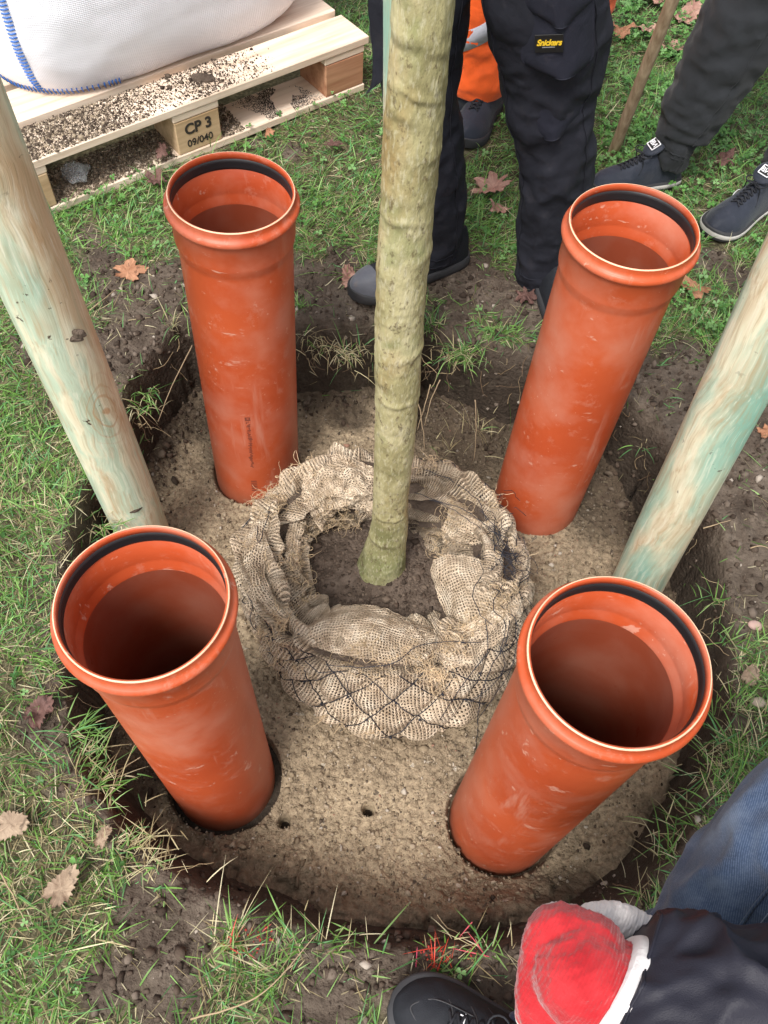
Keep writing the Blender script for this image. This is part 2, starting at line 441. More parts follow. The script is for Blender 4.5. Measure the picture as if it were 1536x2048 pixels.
# bark
n = NT('bark')
z = n.sep(n.obj())[2]
S = n.mapping(n.obj(), scale=(1, 1, 0.5))
c = n.ramp(n.noise(13, 5, 0.6, vec=S), [(0.33, (0.20, 0.178, 0.080)), (0.5, (0.35, 0.315, 0.160)), (0.66, (0.52, 0.470, 0.28))])
c = n.mix(n.math('MULTIPLY', n.ramp(n.noise(9, 4, 0.6, vec=n.mapping(n.obj(), scale=(1, 1, 0.35), loc=(3, 1, 5))), [(0.54, 0.0), (0.66, 1.0)]), 0.6), c, (0.32, 0.20, 0.075))
gr = n.math('MULTIPLY', n.ramp(n.math('MULTIPLY_ADD', n.noise(7, 4), 0.5, z), [(0.12, 1.0), (0.48, 0.0)]), 0.75)
c = n.mix(gr, c, (0.15, 0.20, 0.075))
c = n.mix(n.math('MULTIPLY', n.ramp(n.noise(10, 3, vec=n.mapping(n.obj(), loc=(8, 8, 8))), [(0.56, 0.0), (0.68, 1.0)]), 0.6), c, (0.17, 0.20, 0.07))
c = n.mix(n.math('MULTIPLY', n.ramp(n.noise(95, 4, 0.7, vec=n.mapping(n.obj(), scale=(1, 1, 0.55))), [(0.56, 0.0), (0.64, 1.0)]), 0.7), c, (0.10, 0.07, 0.035))
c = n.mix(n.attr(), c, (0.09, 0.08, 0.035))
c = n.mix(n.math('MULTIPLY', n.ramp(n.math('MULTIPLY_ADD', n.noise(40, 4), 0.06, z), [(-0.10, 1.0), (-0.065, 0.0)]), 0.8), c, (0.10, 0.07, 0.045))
c = n.mix(n.math('MULTIPLY', n.ramp(n.noise(210, 3, 0.6, vec=n.mapping(n.obj(), scale=(1, 1, 0.3))), [(0.52, 0.0), (0.64, 1.0)]), 0.35), c, (0.62, 0.58, 0.42))
h = n.bump(n.noise(70, 5, 0.65, vec=S), 0.0028); h = n.bump(n.noise(220, 3, vec=n.mapping(n.obj(), scale=(1, 1, 0.25))), 0.0008, 1.0, h)
M_BARK = n.fin(c, 0.75, h, 0.3)
# burlap with open weave
def burlap(name, cell=0.0072, seed=0.0, dens=0.5):
    n = NT(name)
    uvw = n.t.nodes.new('ShaderNodeVectorMath'); uvw.operation = 'ADD'
    nz = n.t.nodes.new('ShaderNodeTexNoise'); n.lk(n.uv(), nz.inputs['Vector']); nz.inputs['Scale'].default_value = 14
    n.lk(n.uv(), uvw.inputs[0]); n.lk(n.mapping(nz.outputs['Color'], scale=(0.016, 0.016, 0)), uvw.inputs[1])
    X, Y, _ = n.sep(uvw.outputs[0])
    k = math.pi / cell
    sx = n.math('ABSOLUTE', n.math('SINE', n.math('MULTIPLY', X, k)))
    sy = n.math('ABSOLUTE', n.math('SINE', n.math('MULTIPLY', Y, k)))
    hole = n.math('MINIMUM', sx, sy)
    thr = n.math('MULTIPLY_ADD', n.noise(11, 3, vec=n.uv()), 0.9, dens - 0.28)
    gap = n.ramp(n.math('SUBTRACT', hole, thr), [(0.0, 0.0), (0.12, 1.0)])
    hgt = n.math('SUBTRACT', 1.0, hole)
    t1 = n.noise(30, 4, vec=n.mapping(n.uv(), loc=(seed, 0, 0)))
    c = n.ramp(t1, [(0.30, (0.44, 0.33, 0.225)), (0.52, (0.70, 0.56, 0.41)), (0.72, (0.86, 0.74, 0.58))])
    c = n.mix(n.math('MULTIPLY', n.ramp(n.noise(5.5, 4), [(0.52, 0.0), (0.68, 1.0)]), 0.5), c, (0.22, 0.16, 0.105))
    nrm = n.bump(hgt, 0.0028, 1.0); nrm = n.bump(n.noise(420, 2), 0.0012, 0.8, nrm)
    n.fin(c, 0.92, nrm, 0.1)
    tr = n.t.nodes.new('ShaderNodeBsdfTransparent'); mx = n.t.nodes.new('ShaderNodeMixShader')
    n.lk(gap, mx.inputs[0]); n.t.links.new(n.b.outputs[0], mx.inputs[1]); n.t.links.new(tr.outputs[0], mx.inputs[2])
    n.t.links.new(mx.outputs[0], n.out.inputs[0])
    return n.m
M_BUR = burlap('burlap', 0.0062); M_BUR2 = burlap('burlap_tight', 0.0072, 3.0, 0.62)
M_FRAY = plain('jute_thread', (0.62, 0.47, 0.30), 0.9, 0.1, var=0.3)
M_NET = plain('black_netting', (0.016, 0.017, 0.026), 0.55)
# pallet wood
def wood(name, c1, c2, seed=0):
    n = NT(name)
    S = n.mapping(n.obj(), scale=(1, 1, 1), rot=(0, 0, -math.atan2(-0.667, -0.745)), loc=(0, 0, 0))
    S = n.mapping(S, scale=(0.06, 1, 1), loc=(seed, seed, 0))
    g = n.noise(38, 5, 0.6, vec=S); c = n.ramp(g, [(0.32, c1), (0.62, c2)])
    ds = n.math('MULTIPLY', n.ramp(n.noise(4, 4), [(0.52, 0.0), (0.75, 0.6)]), 1.0)
    c = n.mix(ds, c, (0.30, 0.22, 0.15))
    return n.fin(c, 0.65, n.bump(g, 0.0012), 0.3)
M_WOOD = wood('pale_pallet_wood', (0.58, 0.43, 0.31), (0.84, 0.70, 0.57))
M_WOODR = wood('reddish_block_wood', (0.30, 0.13, 0.07), (0.50, 0.27, 0.16), 2)
M_WOODT = wood('tan_block_wood', (0.40, 0.27, 0.15), (0.62, 0.45, 0.28), 4)
M_INK = plain('dark_ink', (0.035, 0.028, 0.022), 0.8)
n = NT('woven_bag_fabric')
M_BAG = n.fin(n.mix(n.noise(6, 4), (0.78, 0.79, 0.86), (0.88, 0.88, 0.94)), 0.5, n.bump(n.noise(4, 3), 0.02, 0.4, n.bump(n.math('ADD', n.math('SINE', n.math('MULTIPLY', n.sep(n.obj())[2], 1500)), n.math('SINE', n.math('MULTIPLY', n.sep(n.obj())[0], 1500))), 0.0003, 0.6)), 0.4)
M_BLUE = plain('blue_stitching', (0.05, 0.17, 0.55), 0.6)
# cloth
def cloth(name, col, rough=0.8, weave=900, wd=0.0004, var=0.25, sheen=0.15, dirt=0.0, fold=0.002):
    n = NT(name)
    f = n.noise(7, 5, 0.6)
    c = n.mix(n.ramp(f, [(0.35, 0.0), (0.7, 1.0)]), tuple(v * (1 - var) for v in col), tuple(v * (1 + var) for v in col))
    if dirt: c = n.mix(n.math('MULTIPLY', n.ramp(n.noise(28, 5, 0.7), [(0.56, 0.0), (0.66, 1.0)]), dirt), c, (0.17, 0.13, 0.10))
    nr = n.bump(n.noise(16, 3, 0.5, dist=1.5), fold * 2, 0.6); nr = n.bump(n.noise(weave, 2), wd, 1.0, nr)
    return n.fin(c, rough, nr, 0.3, sheen)
M_TROU = cloth('black_work_cloth', (0.015, 0.016, 0.024), 0.8, dirt=0.04, sheen=0.0)
M_NAVYFLAP = cloth('navy_pocket_cloth', (0.016, 0.017, 0.028), 0.75, dirt=0.06, sheen=0.0)
M_JOG = cloth('charcoal_jersey', (0.020, 0.022, 0.0255), 0.95, weave=1200, sheen=0.1)
M_JACKET = cloth('black_nylon', (0.015, 0.0145, 0.024), 0.55, sheen=0.0, fold=0.0007)
M_HIVIS = cloth('orange_hi_vis', (0.95, 0.13, 0.02), 0.6)
M_REFL = cloth('silver_reflective', (0.50, 0.50, 0.56), 0.35)
M_NAVY = cloth('navy_cloth', (0.012, 0.015, 0.03), 0.8)
n = NT('denim')
f = n.noise(5, 5, 0.6); st = n.noise(30, 4, 0.6, vec=n.mapping(n.obj(), scale=(1, 1, 0.25), rot=(0.3, 0.5, 0)))
c = n.ramp(n.math('MULTIPLY_ADD', f, 0.6, n.math('MULTIPLY', st, 0.4)), [(0.34, (0.012, 0.022, 0.052)), (0.5, (0.034, 0.058, 0.115)), (0.66, (0.125, 0.165, 0.24))])
c = n.mix(n.ramp(n.noise(26, 3), [(0.745, 0.0), (0.76, 0.7)]), c, (0.5, 0.6, 0.75))
tw2 = n.math('SINE', n.math('MULTIPLY', n.sep(n.mapping(n.obj(), rot=(0.4, 0.6, 0.8)))[0], 2600))
c = n.mix(n.math('MULTIPLY', n.ramp(n.math('ADD', n.math('MULTIPLY', tw2, .25), n.noise(420, 2)), [(0.45, 0.0), (0.75, 1.0)]), 0.22), c, (0.24, 0.30, 0.42))
M_DENIM = n.fin(c, 0.85, n.bump(n.noise(900, 2), 0.0006, 1.0, n.bump(n.noise(18, 3, dist=1.0), 0.004, 0.6)), 0.2, 0.2)
n = NT('red_knit')
w = n.math('SINE', n.math('MULTIPLY', n.sep(n.mapping(n.obj(), rot=(0, 0, 0.5)))[0], 1900))
c = n.mix(n.ramp(n.noise(30, 5), [(0.35, 0.0), (0.7, 1.0)]), (0.34, 0.011, 0.016), (0.48, 0.028, 0.034))
c = n.mix(n.ramp(n.noise(22, 4, vec=n.mapping(n.obj(), loc=(1, 5, 2))), [(0.62, 0.0), (0.72, 0.45)]), c, (0.25, 0.03, 0.03))
c = n.mix(n.attr(), c, (0.70, 0.64, 0.62))
M_RED = n.fin(c, 0.9, n.bump(w, 0.0003, 0.5, n.bump(n.noise(260, 3), 0.0012)), 0.15, 0.3)
M_WHITE = cloth('white_knit', (0.72, 0.68, 0.67), 0.9, var=0.06)
M_SHOE = cloth('dark_shoe_mesh', (0.022, 0.027, 0.042), 0.6, weave=700, wd=0.0008, dirt=0.05)
M_SHOEB = cloth('black_shoe_leather', (0.013, 0.0145, 0.019), 0.72, weave=800, wd=0.0006, sheen=0.0)
M_TOE = cloth('grey_rubber_toe', (0.10, 0.105, 0.125), 0.5, dirt=0.4)
M_SOLE = plain('dark_rubber_sole', (0.030, 0.030, 0.033), 0.7, var=0.3)
M_LACE = plain('black_lace', (0.012, 0.013, 0.018), 0.8)
M_LTXT = plain('white_print', (0.75, 0.75, 0.78), 0.5)
M_YTXT = plain('yellow_print', (0.80, 0.52, 0.03), 0.5)
M_PATCH = plain('black_patch', (0.008, 0.008, 0.008), 0.5)
M_MIDS = plain('pale_midsole', (0.45, 0.43, 0.40), 0.7)
# grass etc
def leafy(name, trans=0.35, rough=0.5):
    n = NT(name); c = n.attr()
    n.fin(c, rough, None, 0.35)
    tl = n.t.nodes.new('ShaderNodeBsdfTranslucent'); n.lk(c, tl.inputs[0]); mx = n.t.nodes.new('ShaderNodeMixShader')
    mx.inputs[0].default_value = trans; n.t.links.new(n.b.outputs[0], mx.inputs[1]); n.t.links.new(tl.outputs[0], mx.inputs[2]); n.t.links.new(mx.outputs[0], n.out.inputs[0])
    return n.m
M_GRASS = leafy('grass_blades'); M_CLOV = leafy('clover_leaves', 0.25, 0.45)
n = NT('tinted_grains'); M_GRAIN = n.fin(n.attr(), 0.9, n.bump(n.noise(300, 3), 0.001), 0.2)
def dry_leaf_mat(name, c1, c2):
    n = NT(name); c = n.ramp(n.noise(26, 5), [(0.3, c1), (0.7, c2)])
    X, Y, _ = n.sep(n.obj()); an = n.math('ARCTAN2', Y, X)
    vein = n.ramp(n.math('ABSOLUTE', n.math('SINE', n.math('MULTIPLY', an, 3.5))), [(0.0, 0.5), (0.10, 0.0)])
    c = n.mix(vein, c, tuple(min(1, v * 1.5) for v in c2))
    c = n.mix(n.ramp(n.noise(70, 3), [(0.62, 0.0), (0.7, 0.7)]), c, tuple(v * 0.4 for v in c1))
    return n.fin(c, 0.7, n.bump(n.noise(60, 4), 0.003), 0.3)
M_LEAF = [dry_leaf_mat('pinkish_brown_leaf', (0.25, 0.125, 0.095), (0.44, 0.27, 0.21)), dry_leaf_mat('orange_brown_leaf', (0.24, 0.10, 0.05), (0.42, 0.22, 0.13)),
          dry_leaf_mat('dark_brown_leaf', (0.075, 0.038, 0.033), (0.16, 0.085, 0.07)), dry_leaf_mat('pale_tan_leaf', (0.20, 0.14, 0.095), (0.36, 0.27, 0.19))]

# ================================================================== the pit and the ground
PC = np.array([0.03, 0.03])
def polar(pts):
    d = np.array(pts)[:, :2] - PC
    a = np.arctan2(d[:, 1], d[:, 0]); r = np.hypot(d[:, 0], d[:, 1]); o = np.argsort(a)
    a, r = a[o], r[o]
    return np.concatenate([a[-1:] - 2 * np.pi, a, a[:1] + 2 * np.pi]), np.concatenate([r[-1:], r, r[:1]])
FLOOR = -0.296
floor_px = [(330, 900), (400, 812), (500, 800), (680, 806), (800, 800), (900, 830), (985, 880), (1120, 900), (1230, 990), (1300, 1100), (1350, 1290), (1345, 1450), (1310, 1600), (1180, 1740), (1000, 1815), (760, 1810), (560, 1760), (420, 1700), (300, 1600), (240, 1480), (220, 1330), (240, 1150), (285, 1000)]
top_px = [(290, 770), (330, 700), (385, 630), (480, 640), (600, 655), (690, 668), (780, 690), (900, 700), (1000, 680), (1080, 690), (1180, 750), (1290, 850), (1385, 960), (1430, 1080), (1452, 1220), (1462, 1350), (1440, 1480), (1400, 1620), (1330, 1760), (1200, 1860), (1040, 1895), (860, 1905), (640, 1880), (480, 1830), (330, 1745), (215, 1655), (150, 1540), (120, 1400), (110, 1270), (150, 1130), (205, 1020), (250, 880)]
FA, FR_ = polar([G(x, y, FLOOR) for x, y in floor_px])
TA, TR_ = polar([G(x, y, 0) for x, y in top_px])
def pit_r(x, y):
    dx, dy = x - PC[0], y - PC[1]; a = np.arctan2(dy, dx); r = np.hypot(dx, dy)
    wob = 0.012 * fbm(np.stack([np.cos(a) * 4, np.sin(a) * 4, 0 * a], -1), 4, 5)
    return r, np.interp(a, FA, FR_) + wob * 0.7, np.interp(a, TA, TR_) + wob + 0.006 * fbm(np.stack([x * 30, y * 30, 0 * x], -1), 3, 8)
BARE = [(240, 580, .10), (330, 560, .09), (620, 560, .09), (700, 600, .10), (690, 520, .06), (950, 560, .12), (1030, 590, .11), (900, 640, .09), (640, 630, .09), (230, 690, .13), (330, 640, .12), (110, 690, .09), (180, 780, .10),
        (1330, 780, .13), (1400, 880, .15), (1480, 1000, .16), (1510, 1150, .10), (1440, 790, .11), (1560, 900, .2), (1470, 1250, .06), (1485, 560, .07), (1430, 530, .06), (1500, 1120, .09), (1230, 700, .1), (1120, 640, .09), (1370, 700, .06),
        (265, 1790, .05), (330, 1890, .075), (400, 1800, .055), (520, 1900, .04), (230, 1960, .04), (700, 1920, .06), (790, 1890, .05), (640, 2000, .07), (1000, 1940, .07), (1060, 1900, .06), (330, 2010, .06), (70, 1440, .045), (190, 1360, .05), (150, 1560, .04), (1350, 1680, .05), (1480, 1440, .04), (800, 1980, .04), (200, 520, .06), (500, 290, .03), (590, 300, .04), (180, 470, .05)]
BC = np.array([[*G(x, y)[:2], r] for x, y, r in BARE])
def bare(x, y):
    b = np.zeros_like(x)
    wx = x + 0.035 * fbm(np.stack([x * 14, y * 14, 0 * x + 3], -1), 3, 21); wy = y + 0.035 * fbm(np.stack([x * 14, y * 14, 0 * x + 9], -1), 3, 22)
    for cx, cy, r in BC:
        b = np.maximum(b, 1 - sstep(0.6, 1.25, np.hypot(wx - cx, wy - cy) / r))
    return b
def ground_z(x, y):
    r, rf, rt_ = pit_r(x, y)
    rt_ = np.maximum(rt_, rf + 0.03)
    P = np.stack([x, y, 0 * x], -1)
    lawn = 0.012 * fbm(P * 4, 3, 1) + 0.006 * fbm(P * 22, 3, 2)
    near = 1 - sstep(0.0, 0.28, r - rt_)
    lawn = lawn + near * (0.016 * fbm(P * 11, 4, 3) + 0.008 * fbm(P * 45, 3, 4)) - 0.02 * near ** 3
    t = sstep(0, 1, (r - rf) / (rt_ - rf))
    z = (FLOOR - 0.05) * (1 - t) + lawn * t
    far = np.hypot(x, y)
    return np.where(far > 6, 0.0, z), t
def stretch(lo, hi, step, far, mid=None):
    core = np.arange(lo, hi, step); out = []; s = step; v = hi
    while v < far: s *= 1.35; v += s; out.append(v)
    inn = []; s = step; v = lo
    while v > -far: s *= 1.35; v -= s; inn.append(v)
    return np.concatenate([inn[::-1], core, [hi], out])
xs = np.concatenate([stretch(-1.5, 1.6, 0.0065, 60)]); ys = stretch(-1.15, 2.7, 0.0075, 60)
X, Y = np.meshgrid(xs, ys)
Z, Tt = ground_z(X, Y)
wallm = np.clip(4 * Tt * (1 - Tt), 0, 1)
Pn = np.stack([X, Y, Z], -1)
dd = 0.016 * wallm
Xd = X + dd * fbm(Pn * np.array([11, 11, 26]), 4, 31); Yd = Y + dd * fbm(Pn * np.array([11, 11, 26]), 4, 32)
Zd = Z + 0.01 * wallm * fbm(Pn * 30, 3, 33)
b = bare(X, Y)
r, rf, rt_ = pit_r(X, Y)
soilmask = np.maximum(b, 1 - sstep(0.02, 0.10, r - rt_))
far = np.hypot(X, Y) > 3.2
ground_col = np.repeat(soilmask.reshape(-1, 1), 3, 1)
n = NT('ground_surface')
soil_c = n.ramp(n.math('MULTIPLY_ADD', n.noise(5, 5), 0.55, n.math('MULTIPLY', n.noise(38, 6, 0.65), 0.45)), [(0.32, (0.034, 0.024, 0.017)), (0.47, (0.080, 0.060, 0.045)), (0.64, (0.17, 0.135, 0.105))])
th_c = n.ramp(n.math('MULTIPLY_ADD', n.noise(7, 5), 0.4, n.math('MULTIPLY', n.noise(90, 5), 0.6)), [(0.34, (0.030, 0.026, 0.013)), (0.5, (0.085, 0.075, 0.040)), (0.66, (0.19, 0.165, 0.10))])
c = n.mix(n.attr(), th_c, soil_c)
z = n.sep(n.obj())[2]
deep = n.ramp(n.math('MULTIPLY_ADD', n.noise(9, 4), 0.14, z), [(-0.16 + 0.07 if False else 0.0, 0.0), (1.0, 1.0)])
wz = n.math('MULTIPLY_ADD', z, -9.0, n.math('MULTIPLY_ADD', n.noise(10, 4), 0.8, -0.55))     # soil colour darkens with depth below the turf
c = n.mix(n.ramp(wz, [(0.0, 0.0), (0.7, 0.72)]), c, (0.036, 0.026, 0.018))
c = n.mix(n.ramp(n.voro(120, out='Color'), [(0.955, 0.0), (0.97, 0.7)]), c, (0.38, 0.32, 0.26))
h1 = n.bump(n.noise(24, 6, 0.6), 0.010); h2 = n.bump(n.math('MULTIPLY_ADD', n.voro(105, feat='SMOOTH_F1'), -0.7, n.noise(150, 4)), 0.005, 1.0, h1)
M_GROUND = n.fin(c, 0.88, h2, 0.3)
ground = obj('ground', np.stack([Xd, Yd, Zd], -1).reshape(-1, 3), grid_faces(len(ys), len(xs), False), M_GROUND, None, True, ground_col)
tag(ground, kind='structure')

PIPES = [  # rim centre, axis tilt, floor z, rim-specific
    dict(c=(-.299, -.336, .523), t=(-.012, -.002), k='front left'),
    dict(c=(.298, -.380, .571), t=(-.002, -.006), k='front right'),
    dict(c=(-.316, .450, .543), t=(.024, .004), k='back left'),
    dict(c=(.382, .417, .572), t=(-.002, .003), k='back right')]
def foot(p, z=FLOOR):
    C = np.array(p['c']); A = np.array([p['t'][0], p['t'][1], 1.0])
    return C + A * (z - C[2])
# sand floor of the pit
GS = 0.0034
gx = np.arange(-0.78, 0.86, GS); gy = np.arange(-0.78, 0.86, GS)
X, Y = np.meshgrid(gx, gy)
r, rf, rt_ = pit_r(X, Y)
P = np.stack([X, Y, 0 * X], -1)
edge = sstep(-0.13, 0.03, r - rf)
crumb = np.abs(fbm(P * 55, 3, 44))
ZS = FLOOR + 0.013 * fbm(P * 5, 4, 41) + 0.009 * (crumb - 0.3) * (.45 + .55 * sstep(-.2, .3, fbm(P * 6, 2, 48))) + 0.0050 * fbm(P * 120, 2, 43) + edge ** 2 * (0.040 + 0.05 * fbm(P * 9, 3, 45) + .03 * np.abs(fbm(P * 24, 3, 49)))
mound = np.exp(-(((X - 0.47) / 0.12) ** 2 + ((Y - 0.25) / 0.12) ** 2)) * 0.02 + np.exp(-(((X + 0.02) / 0.2) ** 2 + ((Y - 0.55) / 0.1) ** 2)) * 0.02
ZS += mound
def dent(cx, cy, rad, depth, soft=0.006):
    global ZS
    d = np.hypot(X - cx, Y - cy)
    ZS = ZS - depth * (1 - sstep(rad - soft, rad + soft, d))
f = foot(PIPES[0]); dent(f[0] + .006, f[1] - .006, .1155, .17, .004)
f = foot(PIPES[1]); dent(f[0] - .001, f[1] - .003, .112, .05)
f = foot(PIPES[2]); dent(f[0] - .001, f[1] + .0, .109, .04)
for hx, hy in ((568, 1642), (737, 1617)):
    g = G(hx, hy, FLOOR); dent(g[0], g[1], .011, .06, .004)
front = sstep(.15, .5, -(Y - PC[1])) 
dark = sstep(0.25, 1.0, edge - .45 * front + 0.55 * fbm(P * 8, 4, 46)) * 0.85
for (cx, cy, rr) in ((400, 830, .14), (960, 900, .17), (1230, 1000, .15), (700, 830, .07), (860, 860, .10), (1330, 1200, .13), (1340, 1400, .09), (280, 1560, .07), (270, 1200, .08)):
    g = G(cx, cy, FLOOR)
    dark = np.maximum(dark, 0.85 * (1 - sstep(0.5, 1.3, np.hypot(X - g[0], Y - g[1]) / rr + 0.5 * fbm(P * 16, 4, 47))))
keep = (r < rf + 0.05)
idx = -np.ones(X.size, int); kf = keep.ravel(); idx[kf] = np.arange(kf.sum())
F = grid_faces(len(gy), len(gx), False); F = idx[F]; F = F[(F >= 0).all(1)]
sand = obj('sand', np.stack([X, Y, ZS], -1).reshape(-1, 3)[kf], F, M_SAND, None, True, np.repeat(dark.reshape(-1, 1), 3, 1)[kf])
tag(sand, kind='structure')

# ---------------- scattered grains and clods
def icos():
    t = (1 + 5 ** .5) / 2
    V = np.array([(-1, t, 0), (1, t, 0), (-1, -t, 0), (1, -t, 0), (0, -1, t), (0, 1, t), (0, -1, -t), (0, 1, -t), (t, 0, -1), (t, 0, 1), (-t, 0, -1), (-t, 0, 1)], float)
    V /= np.linalg.norm(V[0])
    F = np.array([(0, 11, 5), (0, 5, 1), (0, 1, 7), (0, 7, 10), (0, 10, 11), (1, 5, 9), (5, 11, 4), (11, 10, 2), (10, 7, 6), (7, 1, 8), (3, 9, 4), (3, 4, 2), (3, 2, 6), (3, 6, 8), (3, 8, 9), (4, 9, 5), (2, 4, 11), (6, 2, 10), (8, 6, 7), (9, 8, 1)])
    return V, F
IV, IF = icos()
def scatter(name, P, size, cols, mat, parent=None):
    n = len(P)
    V = IV[None] * (1 + np.clip(0.32 * rng.standard_normal((n, 12, 1)), -.6, .6)) * size[:, None, None] * rng.uniform(0.6, 1.2, (n, 1, 3))
    V = V + P[:, None]
    F = IF[None] + 12 * np.arange(n)[:, None, None]
    return obj(name, V.reshape(-1, 3), F.reshape(-1, 3), mat, parent, False, np.repeat(cols, 12, 0))
a = rng.uniform(-np.pi, np.pi, 26000); q = np.sqrt(rng.uniform(0, 1, 26000))
rr = q * np.interp(a, FA, FR_)
gx_, gy_ = PC[0] + rr * np.cos(a), PC[1] + rr * np.sin(a)
ix = np.clip(((gx_ + .78) / GS).astype(int), 0, len(gx) - 1); iy = np.clip(((gy_ + .78) / GS).astype(int), 0, len(gy) - 1)
sz = rng.lognormal(math.log(0.0017), 0.50, 26000)
base = np.array([(0.27, 0.21, 0.14), (0.20, 0.15, 0.10), (0.36, 0.29, 0.21), (0.10, 0.075, 0.055), (0.46, 0.40, 0.33), (0.30, 0.17, 0.12)])
ci = rng.choice(6, 26000, p=[.45, .25, .17, .09, .03, .01])
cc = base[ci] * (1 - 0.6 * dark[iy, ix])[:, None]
tag(scatter('sand_grains', np.stack([gx_, gy_, ZS[iy, ix] + sz * 0.3], -1), sz, cc, M_GRAIN), kind='stuff')
# soil crumbs on bare earth and the pit walls
N = 42000
px_, py_ = rng.uniform(-1.3, 1.4, N), rng.uniform(-1.0, 2.0, N)
r, rf, rt_ = pit_r(px_, py_); zz, tt = ground_z(px_, py_)
m = ((r > rf - .02) & ((r < rt_ + .03) | (bare(px_, py_) > 0.4)))
px_, py_, zz = px_[m], py_[m], zz[m]
sz = rng.lognormal(math.log(0.0030), 0.62, len(px_)); sz = np.minimum(sz, .0095)
ci = rng.choice(4, len(px_), p=[.5, .3, .16, .04]); cc = np.array([(0.085, 0.062, 0.047), (0.045, 0.032, 0.024), (0.15, 0.118, 0.094), (0.36, 0.31, 0.26)])[ci]
tag(scatter('soil_crumbs', np.stack([px_, py_, zz + sz * .2], -1), sz, cc, M_GRAIN), kind='stuff')

# clods fallen from the walls along the foot of the pit
N = 1500; a = np.where(rng.uniform(0, 1, N) < .93, rng.uniform(-.3, np.pi + .3, N), rng.uniform(-np.pi, np.pi, N)); a = np.angle(np.exp(1j * a)); rf = np.interp(a, FA, FR_); rr = rf + rng.normal(-.010, .028, N)
cx_, cy_ = PC[0] + rr * np.cos(a), PC[1] + rr * np.sin(a); ix = np.clip(((cx_ + .78) / GS).astype(int), 0, len(gx) - 1); iy = np.clip(((cy_ + .78) / GS).astype(int), 0, len(gy) - 1)
sz = np.minimum(rng.lognormal(math.log(.0038), .5, N), .012)
cc = np.array([(0.075, 0.052, 0.038), (0.045, 0.032, 0.023), (0.13, 0.10, 0.075)])[rng.choice(3, N)]
tag(scatter('soil_clods', np.stack([cx_, cy_, ZS[iy, ix] + sz * .3], -1), sz, cc, M_GRAIN), kind='stuff')

# ================================================================== drain pipes
th = np.linspace(0, 2 * np.pi, 96, endpoint=False)
def revolve(prof, p, closed=False):
    C = np.array(p['c']); A = np.array([p['t'][0], p['t'][1], 1.0]); A /= np.linalg.norm(A)
    u = np.cross(A, [0, 1, 0.2]); u /= np.linalg.norm(u); v = np.cross(A, u)
    ring = np.cos(th)[:, None] * u + np.sin(th)[:, None] * v
    V = np.array([C - A * d + r_ * ring for r_, d in prof]).reshape(-1, 3)
    return V, grid_faces(len(prof), len(th))[:, ::-1]
def arc(r0, d0, rad, a0, a1, k=8):
    return [(r0 + rad * math.cos(R_(t)), d0 - rad * math.sin(R_(t))) for t in np.linspace(a0, a1, k)]
pipe_labels = ['orange drain pipe nearest the grass edge with a dark gap round its foot',
               'orange drain pipe beside the red glove with white scuffs down its side',
               'orange drain pipe in front of the pallet with a printed dark line',
               'orange drain pipe in front of the workwear trousers and the grey sneaker']
for i, p in enumerate(PIPES):
    ft = foot(p)
    L = p['c'][2] - FLOOR
    deep_ = L + 0.075
    t = thing('drain_pipe', pipe_labels[i], 'pipe', ft, 'orange drain pipes standing in the pit')
    outer = [(.1118, .0015), (.1118, .0095)] + arc(.1118, .0235, .0085, 75, -75, 9) + [(.1112, .036), (.1112, .084), (.1105, .090), (.1075, .103), (.1062, .109), (.106, .115)] + [(.106, dz) for dz in np.linspace(.14, deep_, 14)]
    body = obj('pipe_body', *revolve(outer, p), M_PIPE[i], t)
    inner = [(.1002, .1062), (.1002, .115)] + [(.1002, dz) for dz in np.linspace(.2, deep_, 10)]
    sock_in = [(.1098, .0), (.1085, .0004), (.1072, .0015), (.1072, .012), (.1105, .014), (.1105, .032), (.1068, .034), (.1062, .085), (.1052, .090), (.1012, .0990), (.1002, .1062)]
    V, F = revolve(sock_in, p); obj('socket_wall', V, F[:, ::-1], M_PIPE[i], t)
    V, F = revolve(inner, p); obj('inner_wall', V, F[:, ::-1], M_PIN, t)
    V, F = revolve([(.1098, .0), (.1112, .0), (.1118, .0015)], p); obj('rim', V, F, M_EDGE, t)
    V, F = revolve([(.1075, .0125), (.1058, .0145), (.1054, .019), (.1062, .023), (.1054, .028), (.1060, .0325), (.1075, .0345)], p); obj('rubber_seal', V, F[:, ::-1], M_RUB, t)
    # soil level inside the pipe
    V, F = revolve([(.0995, deep_ - .01), (.05, deep_ - .02), (.001, deep_ - .012)], p); obj('soil_fill', V, F[:, ::-1], M_SOIL, t)
# printed line on the back left pipe
p = PIPES[2]; C = np.array(p['c']); A = np.array([p['t'][0], p['t'][1], 1.0]); A /= np.linalg.norm(A)
def on_pipe(ang, d, off=.0006):
    u = np.array([math.cos(ang), math.sin(ang), 0]); return C - A * d + u * (.106 + off)
bodies = [o for o in bpy.data.objects if o.name.startswith('pipe_body')]
mb = MB(); rs = random.Random(3)
A0 = R_(-83)
def stripe(d0, d1, w, off=0.0):
    n_ = 5; V = []
    for d in (d0, d1):
        for k in range(n_): V.append(on_pipe(A0 + (off + w * (k / (n_ - 1) - .5)) / .106, d))
    mb.add(V, [(k, k + 1, n_ + k + 1, n_ + k) for k in range(n_ - 1)])
d = .515
stripe(.500, .503, .012); stripe(.507, .512, .012); stripe(.503, .507, .004, -.004); stripe(.503, .507, .003, .004)
while d < .69:
    w = rs.uniform(.0015, .004); stripe(d, d + w, rs.uniform(.003, .009), rs.uniform(-.003, .003)); d += w + rs.uniform(.0005, .0022)
n = NT('faint_print'); M_PRINT = n.fin((0.20, 0.05, 0.03), 0.6)
pm = mb.build('print_marking', M_PRINT, bodies[2], smooth=False)
mb = MB()
for k in range(6): stripe(.745 + k * .008, .749 + k * .008, .014)
